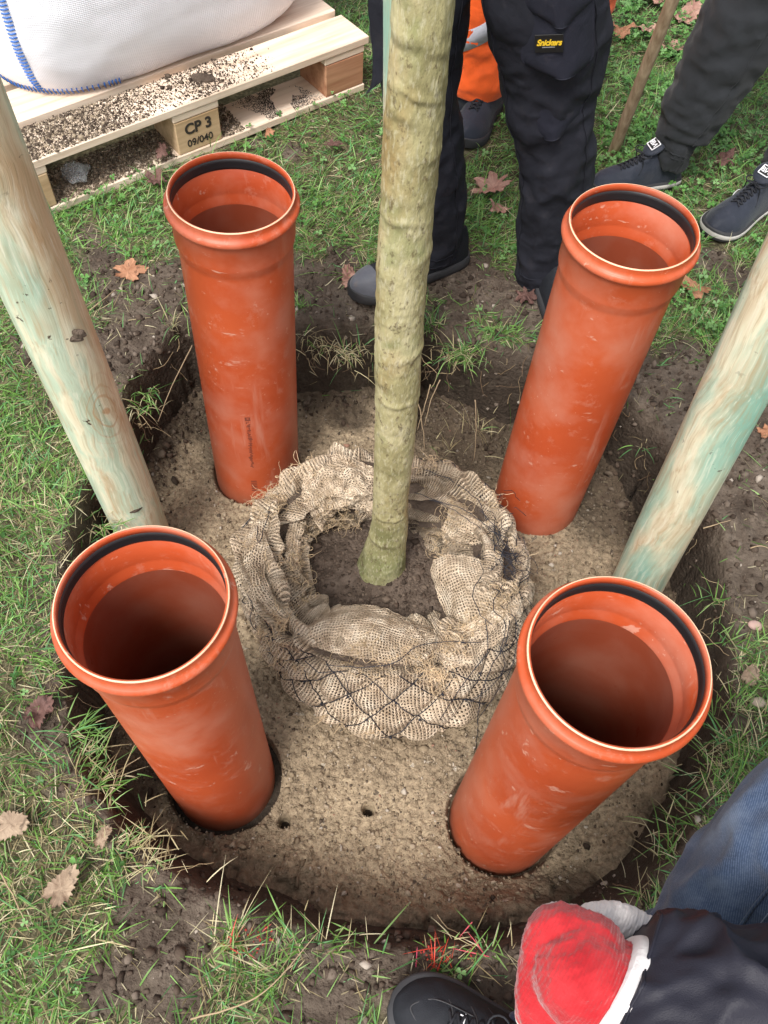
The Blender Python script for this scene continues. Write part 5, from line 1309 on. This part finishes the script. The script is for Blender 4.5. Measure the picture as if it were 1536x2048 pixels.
# ================================================================== fallen leaves
def leaf_mesh(size, seed, lobes=5, curl=.25):
    r_ = np.random.default_rng(seed); nt, nr = 96, 10
    t = np.linspace(-np.pi, np.pi, nt, endpoint=False)
    rad = (.45 + .38 * np.abs(np.cos(t * lobes / 2)) ** 1.6 * (0.75 + .25 * np.cos(t)) if lobes > 2 else .62 + .12 * np.cos(2 * t) + .05 * np.sin(3 * t + seed)) + .05 * np.sin(t * 17 + seed) + .03 * np.sin(t * 31 + seed * 2)
    if False: rad = .45 + .38 * np.abs(np.cos(t * lobes / 2)) ** 1.6 * (0.75 + .25 * np.cos(t)) + .05 * np.sin(t * 17 + seed) + .03 * np.sin(t * 31 + seed * 2)
    rad *= 1 + .12 * r_.standard_normal() * np.cos(t + seed) ; rad *= 1 - .45 * np.exp(-((np.abs(t) - np.pi) / .25) ** 2)
    q = np.linspace(.04, 1, nr)[:, None]
    x, y = q * rad * np.cos(t) * size, q * rad * np.sin(t) * size * r_.uniform(.75, 1.0)
    P = np.stack([x / size * 2.2, y / size * 2.2, 0 * x + seed], -1)
    z = size * (curl * .8 * fbm(P, 3, seed) + curl * .55 * (q * rad) ** 2 * np.sin(t * 2 + seed)) + size * .10 * np.abs(np.sin(t * lobes / 2 + np.pi / 2)) * q
    V = np.stack([x, y, z + .0 * x], -1).reshape(-1, 3)
    V2 = V - np.array([0, 0, .0008]); F = [tuple(f) for f in grid_faces(nr, nt)]; n1 = len(V)
    F = F + [tuple(range(nt))[::-1]] + [tuple(i + n1 for i in f)[::-1] for f in grid_faces(nr, nt)] + [tuple(i + n1 for i in range(nt))]
    o0 = (nr - 1) * nt; F += [(o0 + i, o0 + i + n1, o0 + (i + 1) % nt + n1, o0 + (i + 1) % nt) for i in range(nt)]
    return np.concatenate([V, V2]), F
LEAVES = [  # px, py, size m, rot deg, material, curl, lift, label
    (985, 385, .105, 200, 0, .20, .028, 'large pinkish brown fallen leaf on the grass between the work trouser legs'),
    (995, 427, .060, 80, 0, .5, .018, 'small crumpled brown leaf just below the large pinkish leaf'),
    (256, 547, .075, 20, 1, .22, .012, 'orange brown fallen leaf on bare soil beside the post with the knot'),
    (1385, 583, .085, 130, 1, .2, .014, 'reddish brown leaf in the grass right of the pipe beside the sneaker'),
    (1440, 337, .060, 40, 2, .55, .030, 'curled dark brown leaf on the grass between the two sneakers'),
    (1238, 78, .075, 10, 1, .6, .035, 'curled rust brown leaf left of the wooden stick top'),
    (1290, 75, .080, 100, 0, .4, .03, 'pale pink leaf behind the wooden stick'),
    (1375, 40, .110, 240, 0, .3, .03, 'broad mauve brown leaf right of the wooden stick'),
    (1345, 105, .075, 160, 0, .3, .022, 'mauve leaf beside the charcoal jogger knee'),
    (1300, 10, .090, 300, 0, .4, .03, 'brown leaf at the very top edge near the stick'),
    (1262, 2, .060, 30, 0, .4, .03, 'small dusky leaf at the top edge left of the handle'),
    (700, 560, .060, 100, 0, .3, .014, 'purplish leaf under the toe of the work shoe'),
    (1050, 600, .055, 250, 2, .5, .012, 'dark red brown leaf on the soil behind the right hand back pipe'),
    (126, 1778, .060, 60, 3, .25, .030, 'pale tan leaf in the grass near the bottom left corner'),
    (32, 1655, .055, 10, 3, .3, .030, 'faded tan leaf half hidden in grass at the left edge'),
    (75, 1425, .055, 60, 2, .5, .022, 'dark curled leaf on soil left of the pipe with the gap'),
    (318, 378, .060, 150, 2, .45, .024, 'dark brown leaf beneath the pallet edge behind the pipe'),
    (330, 340, .050, 40, 2, .35, .055, 'brown leaf leaning against the lower pallet board'),
    (665, 305, .050, 0, 2, .25, .028, 'dark leaf lying in the grass left of the tree trunk'),
    (540, 277, .040, 90, 1, .5, .020, 'small rusty leaf at the foot of the pallet'),
    (1530, 870, .045, 90, 1, .3, .012, 'small reddish leaf on the bare soil by the green streaked post'),
    (1500, 1350, .040, 50, 3, .4, .014, 'small shrivelled pinkish leaf on soil at the right edge'),
    (1195, 1, .06, 0, 2, .4, .02, None),
    (1490, 165, .055, 120, 2, .5, .03, 'dark leaf tucked behind the jogger leg at the right'),
    (600, 640, .045, 30, 2, .3, .010, 'small dark leaf on the pit rim beside the printed pipe'),
    (205, 1675, .035, 80, 3, .4, .024, 'tiny tan leaf fragment on the turf edge at lower left'),
    (938, 1030 + 910, .03, 0, 3, .3, .02, None)]
for i, (x, y, s_, ro, mi, cu, li, lab) in enumerate(LEAVES):
    if lab is None: continue
    V, F = leaf_mesh(s_ * .78, 11 + i * 7, 2 if mi == 3 or i % 4 == 3 else (5 if i % 3 else 7), cu)
    g = G(x, y, 0); gz = float(ground_z(np.array([g[0]]), np.array([g[1]]))[0][0])
    V = V[:, :]; me = mesh_from('fallen_leaf', V, F); me.materials.append(M_LEAF[mi])
    o = bpy.data.objects.new('fallen_leaf', me); sc.collection.objects.link(o)
    o.location = (g[0], g[1], gz + li); o.rotation_euler = (R_(rng.uniform(-12, 12)), R_(rng.uniform(-12, 12)), R_(ro))
    if 'leaning' in lab: o.rotation_euler = (R_(55), 0, R_(-50))
    tag(o, lab, 'leaf', 'fallen leaves')

# ================================================================== grass
GREEN = np.array([(0.12, 0.25, 0.045), (0.17, 0.33, 0.075), (0.085, 0.19, 0.040), (0.24, 0.40, 0.13), (0.11, 0.28, 0.10)])
STRAW = np.array([(0.52, 0.46, 0.27), (0.40, 0.34, 0.19), (0.62, 0.56, 0.37), (0.30, 0.24, 0.13)])
def blades(P, az, L, W, phi0, kap, col, tipfade=.15):
    n = len(P); k = 4
    t = np.linspace(0, 1, k + 1); ph = phi0[:, None] + kap[:, None] * t[None]
    dx, dz = np.sin(ph), np.cos(ph)
    seg = (L / k)[:, None]
    hx_ = np.concatenate([np.zeros((n, 1)), np.cumsum((dx[:, :-1] + dx[:, 1:]) / 2 * seg, 1)], 1); hz_ = np.concatenate([np.zeros((n, 1)), np.cumsum((dz[:, :-1] + dz[:, 1:]) / 2 * seg, 1)], 1)
    hz_ = np.maximum(hz_, .0015 + 0 * hz_)
    d = np.stack([np.cos(az), np.sin(az), 0 * az], -1)
    tw_ = rng.uniform(-.7, .7, n)
    s = np.stack([-np.sin(az) * np.cos(tw_), np.cos(az) * np.cos(tw_), np.sin(tw_)], -1)
    C = P[:, None] + d[:, None] * hx_[..., None] + np.array([0, 0, 1.0]) * hz_[..., None]
    wt = np.array([.75, 1, .9, .62, .08])[None] * W[:, None] / 2
    A = C + s[:, None] * wt[..., None]; B = C - s[:, None] * wt[..., None]
    V = np.stack([A, B], 2).reshape(n, -1, 3)
    f = np.array([(2 * i, 2 * i + 1, 2 * i + 3, 2 * i + 2) for i in range(k)])
    F = f[None] + (2 * (k + 1)) * np.arange(n)[:, None, None]
    cl = np.repeat(col[:, None], 2 * (k + 1), 1) * (1 + tipfade * (np.repeat(t, 2)[None, :, None] - .5)) * np.array([1, 1, 1])
    return V.reshape(-1, 3), F.reshape(-1, 4), np.clip(cl.reshape(-1, 3), 0, 1)
def in_pallet(x, y):
    rx, ry = x - C0[0], y - C0[1]; u = rx * U[0] + ry * U[1]; v = rx * Vv[0] + ry * Vv[1]; return (u > -.01) & (u < 1.15) & (v > .01) & (v < 1.14)
feet = [S1, S2, S3, S4, S5, S6, S7, S8]
def under_shoe(x, y):
    m_ = np.zeros(len(x), bool)
    for S in feet:
        a0 = S['top'](0.0); rx, ry = x - a0[0], y - a0[1]; u = rx * S['x'][0] + ry * S['x'][1]; v = rx * S['y'][0] + ry * S['y'][1]
        m_ |= (u > -.01) & (u < .31) & (np.abs(v) < .048)
    return m_
N = 430000
x, y = rng.uniform(-1.75, 1.75, N), rng.uniform(-1.05, 2.75, N)
r, rf, rt_ = pit_r(x, y)
Pn = np.stack([x, y, 0 * x], -1)
b = bare(x, y); cl_ = fbm(Pn * 13, 3, 501); cl2 = fbm(Pn * 3.3, 3, 502)
dens = np.clip(.72 + .55 * cl_ + .35 * cl2, .10, 1) * (1 - b) ** 1.4 + .018
dens = dens * (r > rt_ + .006) * (~in_pallet(x, y)) * (~under_shoe(x, y)) * (.55 + .45 * (y < 1.2))
# the right hand soil strip has hardly any blades
mk = rng.uniform(0, 1, N) < dens; x, y, cl_, cl2, Pn, b = x[mk], y[mk], cl_[mk], cl2[mk], Pn[mk], b[mk]
n_ = len(x); z = ground_z(x, y)[0]
strawf = np.clip(.21 + .45 * fbm(Pn * 6, 3, 505) + .12 * (y < 0) + .1 * (x < -.4), .05, .9); isS = rng.uniform(0, 1, n_) < strawf
col = np.where(isS[:, None], STRAW[rng.choice(4, n_)], GREEN[rng.choice(5, n_)]) * rng.uniform(.85, 1.45, (n_, 1))
gp = fbm(Pn * 2.5, 2, 77); az = gp * 5 + rng.normal(0, 1.25, n_)
L = rng.lognormal(math.log(.036), .42, n_) * np.where(isS, .9, 1.0); L = np.clip(L, .010, .105)
W_ = rng.uniform(.0013, .0032, n_) * np.where(isS, .75, 1.0)
phi0 = np.clip(rng.normal(.95, .42, n_) + .35 * isS, .05, 1.5); kap = np.clip(rng.normal(.7, .5, n_), -.3, 1.6); kap = np.minimum(kap, 1.95 - phi0)
V, F, CC = blades(np.stack([x, y, z - .002], -1), az, L, W_, phi0, kap, col)
g1_ = (V, F, CC)
N = 230000; x, y = rng.uniform(-1.75, 1.75, N), rng.uniform(-1.05, 2.75, N); r, rf, rt_ = pit_r(x, y); Pn = np.stack([x, y, 0 * x], -1); b = bare(x, y)
dens = np.clip(.55 + .8 * fbm(Pn * 10, 3, 511), .05, 1) * (1 - b) ** .8 + .05
mk = rng.uniform(0, 1, N) < dens * (r > rt_ + .01) * (~in_pallet(x, y)) * (~under_shoe(x, y)) * (.5 + .5 * (y < 1.2)); x, y = x[mk], y[mk]; n_ = len(x); z = ground_z(x, y)[0]
isS = rng.uniform(0, 1, n_) < .62; col = np.where(isS[:, None], (STRAW * .8)[rng.choice(4, n_)], (GREEN * .8)[rng.choice(5, n_)]) * rng.uniform(.6, 1.2, (n_, 1))
g2_ = blades(np.stack([x, y, z - .001], -1), rng.uniform(0, 6.28, n_), np.clip(rng.lognormal(math.log(.024), .4, n_), .008, .06), rng.uniform(.0010, .0024, n_), rng.uniform(1.0, 1.5, n_), rng.uniform(-.1, .35, n_), col)
# tufts: px, py, z, count, spread, length, straw fraction, hang
tufts = [(925, 690, -.01, 260, .045, .060, .35, 1), (860, 640, -.005, 150, .030, .045, .3, 0), (1000, 665, 0, 90, .03, .045, .4, 1), (690, 690, -.01, 170, .045, .055, .85, 1), (640, 680, -.005, 60, .03, .05, .8, 1), (600, 610, 0, 70, .02, .04, .1, 0), (340, 640, 0, 60, .03, .05, .6, 0), (610, 655, -.005, 40, .03, .05, .7, 1),
         (275, 800, -.02, 60, .03, .05, .5, 1), (290, 770, -.01, 40, .025, .04, .3, 1), (735, 540, 0, 20, .03, .05, .1, 0), (1440, 1190, -.01, 45, .022, .045, .3, 1), (1470, 1270, 0, 60, .03, .045, .1, 0), (1340, 660, 0, 90, .06, .06, .5, 0), (1400, 640, 0, 80, .05, .05, .3, 0), (1420, 560, 0, 60, .05, .06, .5, 0),
         (1390, 1650, -.01, 60, .04, .07, .6, 1), (1350, 1700, -.01, 60, .04, .07, .6, 1), (1430, 1540, -.005, 80, .04, .07, .6, 1), (1480, 1480, 0, 110, .05, .06, .6, 1), (1310, 1790, -.01, 40, .04, .06, .6, 1), (460, 1890, 0, 60, .02, .085, .6, 0), (470, 1880, 0, 18, .01, .12, .0, 0), (650, 1900, 0, 60, .04, .06, .55, 0),
         (980, 1900, 0, 50, .03, .06, .6, 0), (900, 1890, 0, 30, .03, .05, .5, 0), (250, 1690, 0, 130, .05, .06, .75, 1), (190, 1560, 0, 120, .05, .06, .6, 1), (120, 1560, 0, 120, .05, .07, .5, 0), (160, 1500, 0, 90, .04, .065, .3, 1), (300, 1720, 0, 60, .03, .06, .85, 1), (150, 1450, 0, 60, .03, .07, .2, 1), (560, 1950, 0, 70, .04, .06, .5, 0),
         (225, 1800, 0, 12, .015, .05, .0, 0), (700, 1840 + 40, 0, 40, .04, .05, .6, 0), (420, 2000, 0, 60, .04, .07, .6, 0), (200, 1040, -.01, 60, .03, .05, .5, 1), (240, 1065, -.02, 30, .02, .04, .3, 1), (500, 1940, 0, 60, .03, .07, .2, 0), (870, 1920, 0, 16, .02, .04, .3, 0), (270, 590, 0, 30, .03, .05, .5, 0), (1160, 905, -.15, 14, .03, .05, .8, 1), (1290, 880, -.05, 20, .03, .05, .6, 1), (960, 860, -.2, 50, .05, .07, .9, 0), (900, 900, -.25, 40, .05, .06, .9, 0)]
TV = []
for (tx, ty, tz, k, sp, ln_, sf, hang) in tufts:
    g = G(tx, ty, tz); k = int(k * .62); a = rng.uniform(0, 2 * np.pi, k); q = np.abs(rng.normal(0, sp * .75, k)); xx, yy = g[0] + q * np.cos(a) * 1.3, g[1] + q * np.sin(a) * .8
    zz = ground_z(xx, yy)[0] if tz > -.1 else np.full(k, tz); zz = np.maximum(zz, tz - .03)
    isS = rng.uniform(0, 1, k) < sf; col = np.where(isS[:, None], STRAW[rng.choice(4, k)], GREEN[rng.choice(5, k)]) * rng.uniform(.8, 1.25, (k, 1))
    az = a + rng.normal(0, 1.3, k)
    if hang:
        inw = math.atan2(PC[1] - g[1], PC[0] - g[0]); az = np.where(rng.uniform(0, 1, k) < .55, inw + rng.normal(0, .8, k), az)
    Lq = np.clip(rng.lognormal(math.log(ln_ * .68), .42, k), .015, .15); ph0 = np.clip(rng.normal(.6 + .5 * hang, .4, k), .05, 1.6); kp_ = rng.normal(.7 + .4 * hang, .4, k)
    # hanging blades may drop below their root: build without the floor clamp
    Pb = np.stack([xx, yy, zz], -1)
    n0 = len(Pb); kk = 4; t = np.linspace(0, 1, kk + 1); ph = ph0[:, None] + kp_[:, None] * t
    seg = (Lq / kk)[:, None]; hx_ = np.concatenate([np.zeros((n0, 1)), np.cumsum(np.sin(ph[:, :-1]) * seg, 1)], 1); hz_ = np.concatenate([np.zeros((n0, 1)), np.cumsum(np.cos(ph[:, :-1]) * seg, 1)], 1)
    d = np.stack([np.cos(az), np.sin(az), 0 * az], -1); s = np.stack([-np.sin(az), np.cos(az), rng.uniform(-.4, .4, n0)], -1)
    Cc = Pb[:, None] + d[:, None] * hx_[..., None] + np.array([0, 0, 1.]) * hz_[..., None]
    Wd = rng.uniform(.0012, .0030, n0) * np.where(isS, .75, 1.); wt = np.array([.75, 1, .9, .6, .08])[None] * Wd[:, None] / 2
    Vt = np.stack([Cc + s[:, None] * wt[..., None], Cc - s[:, None] * wt[..., None]], 2).reshape(n0, -1, 3)
    f = np.array([(2 * i, 2 * i + 1, 2 * i + 3, 2 * i + 2) for i in range(kk)]); Ft = f[None] + 10 * np.arange(n0)[:, None, None]
    TV.append((Vt.reshape(-1, 3), Ft.reshape(-1, 4), np.repeat(col[:, None], 10, 1).reshape(-1, 3)))
def cat(L_):
    off = 0; Vs, Fs, Cs = [], [], []
    for v, f, c in L_: Vs.append(v); Fs.append(f + off); Cs.append(c); off += len(v)
    return np.concatenate(Vs), np.concatenate(Fs), np.concatenate(Cs)
# marker-paint pink on a few blades by the front rim
Vall, Fall, Call = cat([g1_, g2_] + TV)
for (tx, ty, rr2, colp) in ((480, 1885, .022, (.75, .12, .10)), (520, 1870, .016, (.80, .16, .14)), (840, 1915, .020, (.90, .10, .22)), (880, 1905, .025, (.70, .10, .05)), (950, 1880, .025, (.85, .16, .20)), (1040, 1880, .016, (.8, .12, .2)), (870, 1905, .02, (.75, .09, .05))):
    g = G(tx, ty, .01); k = len(Vall) // 10; roots = Vall.reshape(k, 10, 3)[:, 4]
    hit = (np.hypot(roots[:, 0] - g[0], roots[:, 1] - g[1]) < rr2) & (rng.uniform(0, 1, k) < .26)
    CR = Call.reshape(k, 10, 3); CR[hit] = np.array(colp); Call = CR.reshape(-1, 3)
tag(obj('grass', Vall, Fall, M_GRASS, None, True, Call), kind='stuff')
# painted crumbs
N = 90; g = np.array([G(*rs.choice([(870, 1905), (480, 1885), (950, 1880), (520, 1872)]), .004) for _ in range(N)]); g[:, :2] += rng.normal(0, .014, (N, 2)); g[:, 2] = ground_z(g[:, 0], g[:, 1])[0] + .002
tag(scatter('marker_paint_crumbs', g, rng.uniform(.001, .0028, N), np.tile((.42, .06, .05), (N, 1)) * rng.uniform(.7, 1.2, (N, 1)), M_GRAIN), kind='stuff')
# clover and other broad leaves: short stalked leaflets
N = 60000
x, y = rng.uniform(-1.5, 1.6, N), rng.uniform(-1.0, 2.75, N)
Pn = np.stack([x, y, 0 * x], -1); r, rf, rt_ = pit_r(x, y)
zone = sstep(.0, .5, x - .15 + .2 * (y - 1)) * sstep(.55, .95, y) * .85 + .22 * sstep(.5, .9, y) + .035
dens = zone * np.clip(.5 + 1.1 * fbm(Pn * 9, 3, 601), 0, 1) * (1 - bare(x, y)) ** 2 * (r > rt_ + .02) * (~in_pallet(x, y)) * (~under_shoe(x, y))
mk = rng.uniform(0, 1, N) < dens; x, y = x[mk], y[mk]; n_ = len(x)
z = ground_z(x, y)[0] + rng.uniform(.008, .040, n_)
kq = 3; tt = np.array([-1, 0, 1]) * 2.09
allV, allF, allC = [], [], []
sz = rng.uniform(.0045, .0105, n_); a0 = rng.uniform(0, 2 * np.pi, n_); tilt = rng.uniform(-.55, .55, (n_, 2)); colc = np.array([(0.085, 0.22, 0.045), (0.13, 0.30, 0.075), (0.06, 0.16, 0.035), (0.18, 0.34, 0.12)])[rng.choice(4, n_)] * rng.uniform(.8, 1.25, (n_, 1))
outl = np.array([(0, 0), (.45, .42), (.95, .50), (1.12, .18), (1.02, 0), (1.12, -.18), (.95, -.50), (.45, -.42)])
for k in range(3):
    a = a0 + tt[k]; ca, sa_ = np.cos(a)[:, None], np.sin(a)[:, None]; ox, oy = outl[:, 0][None] * sz[:, None], outl[:, 1][None] * sz[:, None]
    X_ = ox * ca - oy * sa_; Y_ = ox * sa_ + oy * ca; Z_ = X_ * tilt[:, :1] + Y_ * tilt[:, 1:] + np.abs(oy) * .5
    allV.append(np.stack([x[:, None] + X_, y[:, None] + Y_, z[:, None] + Z_], -1).reshape(-1, 3))
    base_i = np.arange(n_)[:, None, None] * 8; f = np.array([(0, 1, 2, 3), (0, 3, 4, 5), (0, 5, 6, 7)])
    allF.append((f[None] + base_i).reshape(-1, 4)); allC.append(np.repeat(colc, 8, 0))
V, F, CC = cat(list(zip(allV, allF, allC)))
tag(obj('clover', V, F, M_CLOV, None, False, CC), kind='stuff')
# roots and dry stems hanging out of the cut earth
mb = MB(); rs = random.Random(5)
for k in range(170):
    a_ = rs.uniform(R_(15), R_(165)) if k < 120 else rs.uniform(-math.pi, math.pi)
    rt2 = np.interp(a_, TA, TR_); rf2 = np.interp(a_, FA, FR_); t_ = rs.uniform(.5, 1.0); r2 = rf2 + (rt2 - rf2) * t_ - .002
    p = np.array([PC[0] + r2 * math.cos(a_), PC[1] + r2 * math.sin(a_), 0]); p[2] = ground_z(p[:1], p[1:2])[0][0] if False else FLOOR * (1 - t_) * .9 - .01
    d = np.array([-math.cos(a_) * .5, -math.sin(a_) * .5, rs.uniform(-1, .1)]); pts = [p + .01 * np.array([math.cos(a_), math.sin(a_), 0])]
    L_ = rs.uniform(.02, .09)
    for _ in range(6): d = d + np.array([rs.gauss(0, .35), rs.gauss(0, .35), rs.gauss(-.12, .25)]); d /= np.linalg.norm(d); pts.append(pts[-1] + d * L_ / 6)
    c_ = random.choice([(.30, .22, .13), (.18, .12, .075), (.42, .33, .20)]); mb.tube(pts, rs.uniform(.0004, .0010), 4, False, col=c_)
for L_ in ([(330, 1590, 1), (310, 1600, 1)],):
    pass
for A_, B_, C__ in (((355, 600, .0), (310, 640, .03), (230, 560, .0)),):
    pass
tw = [[(180, 620, .004), (205, 600, .006), (232, 578, .004)], [(385, 690, .02), (345, 770, .0), (315, 845, -.06)], [(835, 800, -.05), (845, 850, -.12), (850, 900, -.18)], [(0, 1745, .02), (30, 1800, .025), (60, 1860, .02)], [(1500, 1097, .01), (1520, 1092, .02), (1545, 1103, .01)], [(1405, 1058, .004), (1435, 1048, .01), (1462, 1040, .01)], [(220, 1590, -.10), (245, 1540, -.07), (280, 1515, -.05)], [(215, 1640, -.03), (222, 1590, -.03), (235, 1540, -.02)],
      [(950, 800, -.05), (952, 860, -.12), (948, 920, -.2)], [(860, 770, -.03), (850, 810, -.08), (835, 860, -.14)], [(880, 760, -.03), (862, 800, -.08), (850, 850, -.13)], [(380, 2040, .02), (520, 1990, .05), (640, 1860, .05)]]
for t_ in tw:
    P_ = spline(np.array(g3(*t_)), 16); P_ += .002 * fbm(P_ * 50, 2, 3)[:, None]; mb.tube(P_, np.linspace(.0016, .0007, 16), 5, True, col=(.36, .27, .17))
tag(mb.build('roots_and_stems', M_GRAIN, None, True, col=True), kind='stuff')
# a few pale pebbles on the bare soil
peb = [(1416, 890, .011), (1395, 815, .007), (1520, 1240, .014), (1525, 1400, .014), (1450, 1270, .006), (1420, 1000, .005), (1500, 1010, .006), (1380, 900, .006)]
for i, (x, y, s_) in enumerate(peb[:4]):
    g = G(x, y, .0); g[2] = ground_z(g[:1], g[1:2])[0][0] + s_ * .25; V, F = lump(g, (s_, s_ * .75, s_ * .5), 20.0 + i, .25)
    lab = ['pale oval pebble on the bare soil right of the green streaked post', 'small tan pebble on the soil close to the leaning green post', 'rounded pink pebble on the bare soil at the right edge', 'light pebble in the thin grass beside the pit at the right'][i]
    tag(obj('pebble', V, F, plain('pebble_stone', (.42, .34, .27) if i != 2 else (.45, .30, .26), .8)), lab, 'pebble', 'pebbles on the bare soil')
